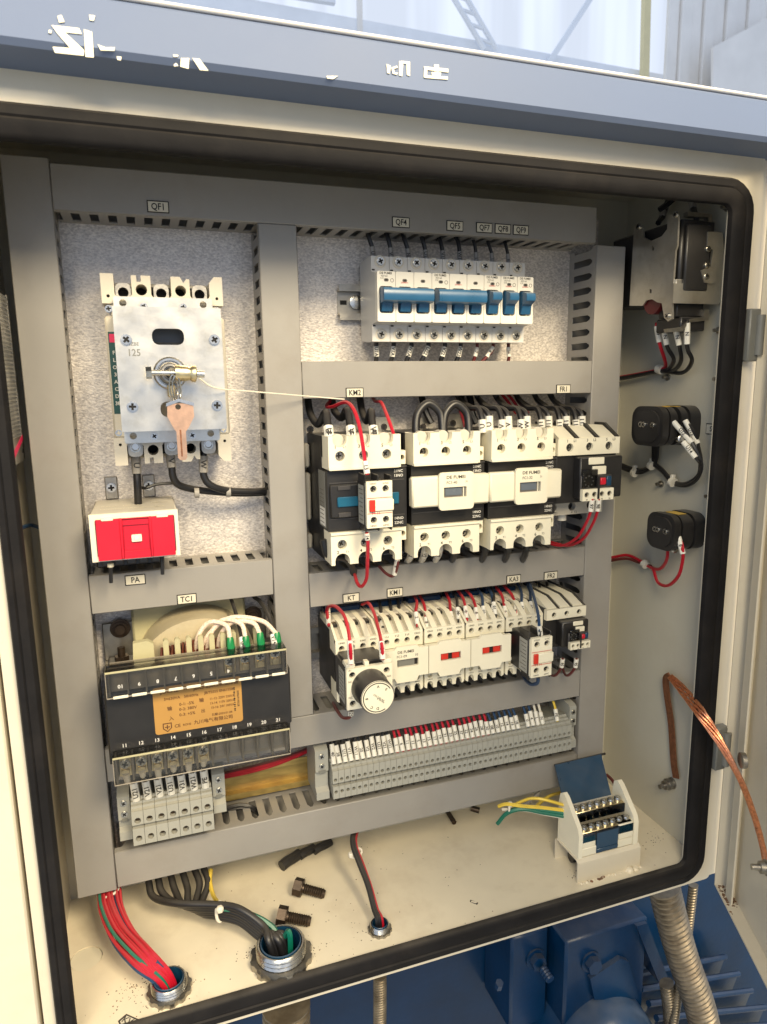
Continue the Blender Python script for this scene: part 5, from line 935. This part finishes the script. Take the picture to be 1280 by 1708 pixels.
# rotary switches
def rswitch(label, pts, n, lab):
    """stacked body standing off the wall; pts: pixel corners of its near end"""
    (ya, za), (yb_, zb) = pts; t = thing('rotary_switch', label, 'rotary switch', (XR, (ya+yb_)/2, (za+zb)/2), 'black rotary switches on the right side wall')
    cz = (za+zb)/2; h = (za-zb)/2; wy = abs(ya-yb_)/2; cy = (ya+yb_)/2
    def sect(k): return rrect(cy-wy*k, cy+wy*k, cz-h*k, cz+h*k, min(wy, h)*.62, 7)
    xs = [XR, 640, 640, 632, 632]; step = 32/n if n > 1 else 22
    b = M(); x = XR
    b.prism(sect(1.0), 'x', XR-16, XR-.2, 'black_plastic', smooth=False); part('mounting_base', b, t); x = XR-16.3
    for k in range(n):
        b = M(); b.prism(sect(.90), 'x', x-3, x, 'black_plastic'); b.prism(sect(.97), 'x', x-step+3.3, x-3, 'black_plastic'); b.box(x-step+5, x-4, cy-wy*.5, cy+wy*.36, cz+h*.97, cz+h*.97+.4, 'yellow_sticker'); part('switch_stage', b, t); x -= step
    b = M(); b.prism(sect(1.0), 'x', x-9, x, 'black_plastic'); b.prism(sect(.8), 'x', x-11, x-9, 'black_plastic'); part('end_cap', b, t)
    for dy in (-.45, .1, .3): inst('screw', SCREW_S, t, (x-11, cy+wy*dy, cz+2), RX)
    return t, x, cy, cz, h, wy
sw1 = rswitch('upper black rotary switch with two stages and three marked wires on the right side wall', ((-9, -28), (-66, -77)), 2, 0)
sw2 = rswitch('lower black rotary switch with a red wire on the right side wall', ((-36, -160), (-86, -206)), 1, 0)
for px, py, x in ((1120, 700, 612), (1139, 697, 628), (1137, 732, 612)): v = onX(px, py, x); b = M(); b.lathe((v.x, v.y, v.z), (-.3, -1, .1), [(-6, 4.5), (0, 4.5), (.5, 3), (4, 2.8)], 'steel', 10); o = single('terminal_screw', b, 'bright clamp screw on the upper rotary switch, %s' % ('left of the two upper ones' if px == 1120 else 'right of the two upper ones' if px == 1139 else 'the lower one'), 'screw', v, 'clamp screws of the upper rotary switch')
for k, (a, c, d) in enumerate((((1124, 704), (1146, 726), (1160, 748)), ((1143, 701), (1158, 722), (1167, 752)), ((1140, 737), (1154, 756), (1164, 768)))):
    x = 610 if k != 1 else 622
    sleeve_wire('wire', [onX(*a, x), onX(*c, x+4), onX(*d, x+8), onX(1171-k, 775, 626), onX(1164, 798-k*2, 634), onX(1144, 811-k*2, 640), onX(1122, 806-k*2, 644), onX(1106, 788-k*2, 644), onX(1092, 776-k*2, 642)], 2.2, 'wire_black', 'black wire looping from the upper rotary switch back to its tie, %s, sleeve %s' % (('upper left', 'upper right', 'lower')[k], ('U12', 'U13', 'U14')[k]), 'wires of the upper rotary switch', [(.0, .2)], [('U12', 'U13', 'U14')[k]], 3.3)
for k in range(3): sleeve_wire('wire', [onX(1098-k*4, 740, 634), onX(1096-k*3, 765, 640), onX(1088, 778-k, 642), onX(1070, 788-k*2, 642), onX(1050, 786-k*3, 640), onX(1020, 774-k*3, 634), onX(985, 764-k*3, 628)], 2.4, 'wire_black', 'black wire running left from the upper rotary switch behind the duct, %s of three' % ('lowest', 'middle', 'topmost')[k], 'wires of the upper rotary switch')
for k, (px, py) in enumerate(((1087, 776), (1059, 788), (1122, 804))): v = onX(px, py, 640); b = M(); b.lathe(v, (0, .85, .3), [(-2.5, 6.4), (2.5, 6.4)], 'wire_white', 10); b.box(v.x-3, v.x+3, v.y-2, v.y+2, v.z+5, v.z+10, 'wire_white', .6); single('cable_tie', b, 'white cable tie on the black wires of the upper rotary switch, %s' % ('middle', 'leftmost', 'rightmost')[k], 'cable tie', v, 'white cable ties')
v = onX(1128, 887, 612); b = M(); b.lathe(v, (-.3, -1, .1), [(-6, 4.5), (0, 4.5), (.5, 3), (4, 2.8)], 'steel', 10); single('terminal_screw', b, 'upper clamp screw on the lower rotary switch above the white sleeve', 'screw', v)
v = onX(1126, 916, 614); b = M(); b.lathe(v, (-.3, -1, .1), [(-6, 5), (0, 5), (.5, 3.4), (4, 3)], 'steel', 10); single('terminal_screw', b, 'lower clamp screw on the lower rotary switch', 'screw', v)
sleeve_wire('wire', [onX(1130, 892, 610), onX(1136, 905, 612), onX(1139, 918, 612), onX(1139, 935, 616), onX(1131, 960, 622), onX(1115, 977, 630), onX(1099, 972, 636), onX(1091, 952, 640), onX(1088, 946, 642)], 2.2, 'wire_red', 'red wire hanging in a loop below the lower rotary switch', 'red wires of the lower rotary switch', [(.03, .3)], ['6'], 3.4)
sleeve_wire('wire', [onX(1114, 912, 616), onX(1113, 930, 622), onX(1108, 942, 632), onX(1098, 949, 638), onX(1084, 946, 642), onX(1066, 934, 642), onX(1046, 926, 640), onX(1020, 930, 634), onX(985, 936, 628)], 2.2, 'wire_red', 'red wire running left from the lower rotary switch behind the duct', 'red wires of the lower rotary switch')
sleeve_wire('wire', [onX(1086, 944, 643), onX(1066, 938, 643), onX(1046, 931, 640), onX(1020, 935, 634), onX(985, 942, 628)], 2.2, 'wire_brown', 'darker red wire lying below the one to the lower rotary switch', 'red wires of the lower rotary switch')
v = onX(1076, 941, 640); b = M(); b.lathe(v, (0, .85, .45), [(-3.5, 5.6), (3.5, 5.6)], 'wire_white', 10); single('cable_tie', b, 'white cable tie round the red wires left of the lower rotary switch', 'cable tie', v, 'white cable ties')
v = onX(1101, 616, 640); b = M(); b.lathe(v, (0, .85, .2), [(-4, 6), (4, 6)], 'wire_white', 10); single('cable_tie', b, 'white cable tie round the wires below the wall breaker', 'cable tie', v, 'white cable ties')
# tags, small bolts on the wall
for nm_, px, py in (('SA1', 1192, 716), ('SA2', 1178, 900)):
    v = onX(px, py, XR-.5); t = thing('name_tag', 'white tag reading %s on the right side wall, half hidden by the gasket' % nm_, 'name tag', v, 'white name tags on the ducts'); b = M(); b.box(XR-1, XR-.1, v.y-13, v.y+13, v.z-6.5, v.z+6.5, 'ink', .1); b.box(XR-1.4, XR-.6, v.y-12, v.y+12, v.z-5.6, v.z+5.6, 'label_card', .1); part('card', b, t); b = M(); b.text(nm_, (XR-1.6, v.y, v.z), 9, 'ink', (0, -1, 0), sx=.86); part('lettering', b, t)
for k, (px, py) in enumerate(((1200, 632), (1115, 629), (1104, 807), (1186, 827), (1214, 346), (1201, 551))):
    v = onX(px, py, XR); b = M(); b.cyl((XR, v.y, v.z), (XR-9, v.y, v.z), 2.2, 'dull_steel', n=8); b.cyl((XR, v.y, v.z), (XR-2.5, v.y, v.z), 4.6, 'dull_steel', n=6); single('wall_screw', b, 'steel screw end on the right wall, %s' % ('at the gasket level with the breaker wires', 'under the wires of the breaker', 'under the tie of the upper rotary switch', 'between the two rotary switches at the gasket', 'in the upper corner beside the wall breaker', 'below the wall breaker at the gasket')[k], 'screw', v, 'small screws on the right side wall')
# copper earth strap to the door, with its two studs
E1 = onX(1112, 1311, XR); Pe = [onX(1128, 1298, XR-6), onX(1124, 1270, XR-5), onX(1120, 1210, XR-5), onX(1113, 1160, XR-8), onX(1111, 1134, XR-10), onX(1118, 1128, XR-12)]
t = thing('earth_strap', 'copper braid earth strap from the right side wall across the gasket to the door', 'earth strap', E1)
def ribbon(b, P, w_, th, m_, nrm):
    P = spline(P, 7); rs = []
    for i in range(len(P)):
        a, c = P[max(0, i-1)], P[min(len(P)-1, i+1)]; d = (c-a).normalized(); nn = Vector(nrm); nn = (nn-d*nn.dot(d)).normalized(); s_ = d.cross(nn); rs.append([P[i]+s_*w_+nn*th, P[i]-s_*w_+nn*th, P[i]-s_*w_-nn*th, P[i]+s_*w_-nn*th])
    b.rings(rs, m_)
b = M(); ribbon(b, Pe, 5.4, .9, 'copper_dull', (-1, 0, 0)); part('wall_length', b, t)
Pd = [Pe[-1], onY(1140, 1152, -88), onY(1168, 1188, -137), onY(1200, 1236, -162), onY(1235, 1300, -200), onY(1258, 1360, -235), onY(1272, 1410, -262), onY(1277, 1440, -276)]
for k in range(9):
    b = M(); Q = spline(Pd, 10); L_ = len(Q); pts = []
    for i, p in enumerate(Q):
        a, c = Q[max(0, i-1)], Q[min(L_-1, i+1)]; d = (c-a).normalized(); nn = (CAM-p).normalized(); s_ = d.cross(nn).normalized(); ph = 2*math.pi*k/9+i*.13; u_ = i/L_; pts.append(p+s_*((3.0+3.4*math.sin(math.pi*min(1, u_*1.9)))*math.cos(ph))*(1-.45*u_)+nn*(1.5*math.sin(ph)))
    b.tube(pts, 1.25, 'copper', 6); part('braid_strand', b, t)
def stud(px, py, at, d, label):
    b = M(); d = Vector(d); b.lathe(at, d, [(0, 8), (2, 8), (2.1, 6.6), (7, 6.6), (7.2, 8), (8.6, 8), (8.8, 6.4), (14, 6.2), (14.2, 3.2), (22, 3)], 'dull_steel', 14); return single('earth_stud', b, label, 'stud', at, 'earth studs of the copper strap')
stud(0, 0, onX(1122, 1306, XR), (-1, 0, -.05), 'steel earth stud with nuts on the right side wall above the floor'); v = onY(1290, 1448, -288); stud(0, 0, v+dn*-1, dn, 'steel earth stud with nuts on the door at the right edge of the photo')
b = M(); v = onY(1228, 1268, -190); b.lathe(v-dn*10, dn, [(0, 9), (5, 9), (6, 7)], 'dull_steel', 16); single('door_bolt', b, 'round bolt head on the door behind the copper strap', 'bolt', v)
# perforated power supply on the left side wall
t = thing('power_supply', 'perforated metal power supply on the left side wall, partly behind the gasket', 'power supply', (XL, -40, 10)); b = M(); b.box(XL, -118, -80, 18, -64, 92, 'plate_hole'); part('case', b, t)
b = M()
for i in range(34): z = 90-i*3.9; b.box(-117.9, -116.4, -80, 19, z-1.5, z, 'sheet_steel')
for i in range(15): y = -80+i*7; b.box(-117.8, -116.3, y, y+1.6, -42, 90, 'sheet_steel')
b.box(-117.9, -116.2, -80, 19, -66, -42, 'sheet_steel'); b.box(-118, -116.2, 14, 19.2, -66, 92, 'sheet_steel'); part('perforated_cover', b, t)
b = M(); b.prism([(-60, -58), (17, -41), (17, -46), (-40, -60)], 'x', -116.1, -115.8, 'pink_stripe'); part('warning_stripe', b, t)
b = M(); b.cyl((-116, 8, -56), (-115.5, 8, -56), 2.6, 'plate_hole', n=10); part('mounting_hole', b, t)
sleeve_wire('wire', [onX(28, 884, -125), onX(50, 876, -122), onX(66, 880, -112)], 2.2, 'wire_blue', 'dark blue wire behind the tall left duct beside the gasket', None)

# ================================================================== things on the cabinet floor
def gland(x, y, r, label):
    t = thing('cable_gland', label, 'cable gland', (x, y, ZF), 'conduit glands in the cabinet floor'); n = 12
    out = []
    for i in range(n*6):
        a = 2*math.pi*i/(n*6); k = (i % 6)/6; out.append((x+r*(1.0 if k < .5 else .93)*math.cos(a), y+r*(1.0 if k < .5 else .93)*math.sin(a)))
    b = M(); b.prism(out, 'z', ZF+.1, ZF+r*.22, 'dull_steel', [circ(x, y, r*.8, 32)]); part('lock_nut', b, t)
    prof = []; h = r*.62; nth = 4
    for i in range(nth*2+1): prof.append((2+(h-2)*i/(nth*2), r*(.80 if i % 2 else .76)))
    b = M(); b.lathe((x, y, ZF), (0, 0, 1), [(-30, r*.70)]+[(0, r*.76)]+prof+[(h+.6, r*.74), (h+.4, r*.69), (-30, r*.66)], 'steel', 36); part('threaded_sleeve', b, t)
    b = M(); b.lathe((x, y, ZF), (0, 0, 1), [(-26, r*.655), (h+1, r*.655), (h+1.6, r*.62), (-26, r*.61)], 'blue_plastic', 28); part('blue_liner', b, t)
gland(*GL[0], 'left conduit gland with blue liner and the red wire bundle'); gland(*GL[1], 'largest conduit gland with blue liner and black cables'); gland(*GL[2], 'smallest conduit gland with a red and black cable pair')
gx, gy, gr = GL[0]; k = 0
def bundle(n, cols, path, spread, r, label, grp, x, y, rr):
    for i in range(n):
        a = 2*math.pi*i/n; rad = spread*math.sqrt((i+.5)/n); a = i*2.4; ox, oy = rad*math.cos(a), rad*math.sin(a); P = []
        for j, p in enumerate(path):
            s_ = 1 if j < len(path)-2 else .75; P.append(Vector(p)+Vector((ox*s_, oy*.55*s_, oy*.75*s_)))
        c = cols[i % len(cols)]; sleeve_wire('wire', P, r, c, label % c.split('_')[1], grp, n=7, jit=0.0 if i % 3 else 0.5)
bundle(24, ['wire_red', 'wire_red', 'wire_red', 'wire_red', 'wire_red', 'wire_red', 'wire_red', 'wire_red', 'wire_blue', 'wire_red', 'wire_green', 'wire_red'], [onY(180, 1470, 30), onY(182, 1490, 10), onY(186, 1520, -10), onY(204, 1560, -40), onY(238, 1598, -72), (gx-6, gy+3, ZF+15), (gx+3, gy, ZF-26)], 12.5, 1.8, '%s wire in the bundle running into the left floor gland', 'wires of the left floor bundle', gx, gy, gr)
v = onY(181, 1487, 12); b = M(); b.tube([v+Vector((11*math.cos(a), 9*math.sin(a), 2*math.cos(a))) for a in [2*math.pi*i/20 for i in range(20)]], 1.6, 'wire_white', 6, closed=True); single('cable_tie', b, 'pale cable tie round the red bundle just below the lowest duct', 'cable tie', v)
gx, gy, gr = GL[1]
for i, (st, mm) in enumerate((((248, 1470), 'k'), ((264, 1464), 'k'), ((285, 1460), 'k'), ((305, 1455), 'k'), ((325, 1450), 'k'), ((340, 1448), 'k'))):
    P = [onY(st[0], st[1], 40), onY(st[0]+8, st[1]+26, 20), onY(st[0]+(330-st[0])*.55, 1512+i*2.6-6, -8), onY(366, 1519+(i-2.5)*3.8, -30), onY(402, 1528+(i-2.5)*4.2, -46), onY(440, 1556+(i-2.5)*4, -66), (gx-12+i*3.4, gy+3+(i % 3)*3, ZF+21), (gx-3+i*3.2, gy+(i % 3)*3, ZF-26)]
    sleeve_wire('power_cable', P, 4.1, 'wire_black', 'thick black cable running from the lowest duct into the largest gland', 'black cables to the largest gland', n=8, seg=10)
sleeve_wire('power_cable', [onY(352, 1450, 34), onY(350, 1470, 22), onY(356, 1494, 0), onY(366, 1508, -24), onY(372, 1516, -32)], 2.6, 'wire_yellow', 'yellow green earth wire dropping behind the black cables, upper length', None)
sleeve_wire('power_cable', [onY(372, 1516, -34), onY(420, 1526, -52), onY(452, 1544, -64), onY(470, 1566, -76), (gx+10, gy, ZF+30), (gx+9, gy, ZF-24)], 3.2, 'wire_green', 'green earth wire lying on the black cables into the largest gland', None, n=8)
v = onY(367, 1523, -31); b = M(); b.tube([v+Vector((4*math.cos(a), 3*math.cos(a)+6*math.sin(a)*.6, 2+9.5*math.sin(a))) for a in [2*math.pi*i/20 for i in range(20)]], 1.8, 'wire_white', 6, closed=True); b.box(v.x-4, v.x+4, v.y-10, v.y-3, v.z+6, v.z+14, 'wire_white', 2); single('cable_tie', b, 'white cable tie with big lock round the thick black cables', 'cable tie', v)
gx, gy, gr = GL[2]
for i, mm in enumerate(('wire_black', 'wire_black', 'wire_red')):
    o = (i-1)*3.2; P = [onY(600+o, 1374, 36), onY(592+o, 1392, 14), onY(592+o, 1412, -4), onY(602+o, 1440, -24), onY(616+o, 1478, -50), onY(626+o, 1516, -72), (gx-3+i*3, gy, ZF+12), (gx-3+i*3, gy, ZF-24)]
    sleeve_wire('wire', P, 2.6 if i < 2 else 2.0, mm, ('left black wire', 'right black wire', 'red wire')[i]+' running down into the smallest gland', 'wires into the smallest gland', n=8)
v = onY(589, 1424, -8); b = M(); b.tube([v+Vector((4+7.5*math.cos(a), 4*math.sin(a), 1.5*math.cos(a)+3*math.sin(a))) for a in [2*math.pi*i/16 for i in range(16)]], 1.3, 'wire_white', 6, closed=True); b.box(v.x-6, v.x, v.y-4, v.y+2, v.z-3, v.z+3, 'wire_white', 1); single('cable_tie', b, 'small white cable tie round the wires of the smallest gland', 'cable tie', v)
# loose bolts
def hexbolt(label, px, py, px2, py2, r, L_):
    a, c = onZ(px, py, ZF+r), onZ(px2, py2, ZF+r*.55); d = (c-a).normalized(); b = M(); b.cyl(a-d*7, a+d*3, r, 'dark_steel', n=6); b.lathe(a+d*3, d, [(0, r*1.02), (1.2, r*.98)], 'dark_steel', 20)
    b.lathe(a+d*4.2, d, [(0, r*.54)]+[(2+i*1.35, r*(.58 if i % 2 else .50)) for i in range(int(L_/1.35))]+[(L_+2.5, r*.42)], 'dark_steel', 16); single('loose_bolt', b, label, 'bolt', a, 'loose hexagon bolts on the cabinet floor')
hexbolt('loose dark hexagon bolt lying on the floor further back', 500, 1480, 536, 1490, 10.5, 26); hexbolt('loose dark hexagon bolt lying right behind the largest gland', 473, 1528, 512, 1536, 11, 26)
for k, (a, c, r) in enumerate((((470, 1445), (500, 1424), 7), ((500, 1428), (524, 1414), 6), ((524, 1420), (552, 1404), 5.5))):
    A, Cc = onZ(*a, ZF+r), onZ(*c, ZF+r); b = M(); b.tube(spline([A, A.lerp(Cc, .3)+Vector((0, 0, 1)), A.lerp(Cc, .7), Cc], 4), r, 'wire_black', 9); single('cable_end', b, 'short black cable end lying on the floor below the lowest duct, %s of three' % ('left', 'middle', 'right')[k], 'cable end', A, 'black cable ends on the floor')
for k, (a, c, r) in enumerate((((742, 1346), (758, 1372), 5), ((786, 1348), (800, 1352), 6))):
    A, Cc = onZ(*a, ZF+r+2), onZ(*c, ZF+r); b = M(); b.cyl(A, Cc, r*.7, 'dark_steel', n=12); single('floor_pin', b, 'dark steel pin under the right half of the lowest duct, %s one' % ('longer' if k == 0 else 'shorter'), 'pin', A, 'pins on the floor')
# distribution block on its bracket
t = thing('block_bracket', 'cream painted sheet metal bridge welded to the floor below the distribution block', 'bracket', (525, -70, ZF))
bx0, bx1, by0, by1, bz = 473, 568, -98, -46, -587
def rot_(pts, a=-3): return pts
b = M(); pf = [(by0, ZF), (by0+2, ZF), (by0+2, bz-5), (by0+4, bz-2), (by1-4, bz-2), (by1-2, bz-5), (by1-2, ZF), (by1, ZF), (by1, bz-4), (by1-4, bz), (by0+4, bz), (by0, bz-4)]
b.prism(pf, 'x', bx0, bx1, 'cream_paint'); part('bridge', b, t)
b = M()
for i in range(26): x = bx0+random.uniform(0, bx1-bx0); b.lathe((x, by0-1-random.uniform(0, 2), ZF), (0, 0, 1), [(0, random.uniform(1, 3)), (random.uniform(.6, 2), .4)], random.choice(['rust', 'floor_paint', 'floor_paint']), 7)
b.lathe((bx1-18, by0-3, ZF), (0, 0, 1), [(0, 6), (3, 5), (5, 2)], 'floor_paint', 9); b.lathe((bx1-9, by0-3, ZF), (0, 0, 1), [(0, 5), (3, 3.5)], 'floor_paint', 9); part('weld_bead', b, t, kind='stuff')
b = M(); b.cyl((bx0+14, by1-16, ZF+8), (bx0+40, by1-16, ZF+8), 7, 'wire_black', n=12); single('rubber_plug', b, 'dark round plug lying under the cream bridge', 'plug', (bx0+20, by1-16, ZF))
t = thing('distribution_block', 'cream distribution block with two rows of brass clamp screws and raised blue lid', 'terminal block', (520, -72, bz))
ex = [(by0+3, bz), (by1-3, bz), (by1-3, bz+52), (by1-6, bz+66), (by1-12, bz+70), (by1-18, bz+67), (by0+14, bz+48), (by0+6, bz+40), (by0+3, bz+32)]
for xa, xc in ((475, 481), (558, 565)): b = M(); b.prism(ex, 'x', xa, xc, 'white_plastic'); part('end_plate', b, t)
b = M(); b.box(481.1, 557.9, by0+4, by1-6, bz+.3, bz+12, 'white_plastic', 1); b.box(481.1, 501, by0+3.5, by0+20, bz+12.1, bz+29, 'white_plastic', 1); b.box(535, 557.9, by0+3.5, by0+20, bz+12.1, bz+33, 'white_plastic', 1); b.box(481.1, 557.9, by1-18, by1-5, bz+12.1, bz+46, 'offwhite_plastic', 1); part('base', b, t)
b = M(); b.prism([(by0+3, bz+2), (by0+5, bz+2), (by0+5, bz+30), (by0+3, bz+30)], 'x', 502, 534, 'blue_plastic'); b.box(502, 534, by0+2, by0+3.2, bz+4, bz+8, 'blue_plastic', .5); part('blue_latch', b, t)
for y, z, nm_ in ((by0+14, bz+33, 'front'), (by1-20, bz+49, 'rear')):
    b = M(); b.box(482, 557, y-9, y+7, z-11, z, 'brass', .6); bar = part('busbar', b, t, nm_+' brass bar'); b = M(); b.box(481.5, 557.5, y-10.5, y-9.1, z-13, z-1, 'blue_clear', .4); part('clear_strip', b, t)
    for i in range(7):
        x = 488+i*10.6; b = M(); b.lathe((x, y-2, z), (0, -.15, 1), [(0, 4.4), (3.4, 4.4), (5, 3.4), (5.2, 1.2), (4.2, .8)], 'steel', 12); part('clamp_screw', b, bar)
b = M(); fl = [onY(926, 1276, -12), onY(1003, 1258, -12), onY(1020, 1326, -52), onY(942, 1344, -52)]; nn = (fl[1]-fl[0]).cross(fl[3]-fl[0]).normalized()*1.5
b.add([p for p in fl]+[p+nn for p in fl], [(0, 1, 2, 3), (7, 6, 5, 4), (0, 4, 5, 1), (1, 5, 6, 2), (2, 6, 7, 3), (3, 7, 4, 0)], 'blue_plastic'); b.tube([fl[0]+nn, fl[1]+nn+(fl[1]-fl[0])*.1], 1.6, 'ink', 6); part('raised_lid', b, t, 'raised dark blue lid')
for k, (c, pts, r) in enumerate((('wire_yellow', [(832, 1345), (846, 1341), (870, 1344), (905, 1347), (945, 1352)], 2.4), ('wire_green', [(830, 1374), (846, 1356), (872, 1350), (905, 1355), (945, 1362)], 2.7), ('wire_white', [(838, 1350), (856, 1350), (880, 1352), (910, 1358), (945, 1364)], 2), ('wire_yellow', [(850, 1346), (872, 1336), (888, 1332), (910, 1334), (945, 1344)], 2), ('wire_green', [(836, 1366), (852, 1352), (875, 1347), (905, 1351), (945, 1357)], 2.4))):
    P = [onY(p[0], p[1], -24-q_*9) for q_, p in enumerate(pts)]; sleeve_wire('earth_wire', P, r, c, ('%s earth wire running left from the distribution block, ' % c.split('_')[1])+('lying flat', 'with its end bent down', 'between the others', 'arched highest', 'in the middle of the bundle')[k], 'earth wires of the distribution block')
v = onY(850, 1347, -30); b = M(); b.tube([v+Vector((3*math.cos(a), 5*math.cos(a), 7*math.sin(a))) for a in [2*math.pi*i/14 for i in range(14)]], 1.5, 'wire_white', 6, closed=True); b.box(v.x-3, v.x+2, v.y-5, v.y-1, v.z+3, v.z+10, 'wire_white', .8); single('cable_tie', b, 'white cable tie round the earth wires of the distribution block', 'cable tie', v)
for k, (pts, c) in enumerate((([(935, 1322), (918, 1328), (902, 1338), (888, 1352)], 'wire_yellow'), ([(900, 1322), (884, 1336), (868, 1348)], 'grey_sleeve'), ([(1012, 1292), (1022, 1302), (1030, 1318)], 'wire_brown'))):
    P = [onY(p[0], p[1], 10-q_*12) for q_, p in enumerate(pts)]; sleeve_wire('earth_wire', P, 2.2, c, ('thin yellow wire rising behind the distribution block', 'thin grey wire rising behind the distribution block', 'thin brown wire right of the raised blue lid')[k], 'earth wires of the distribution block')
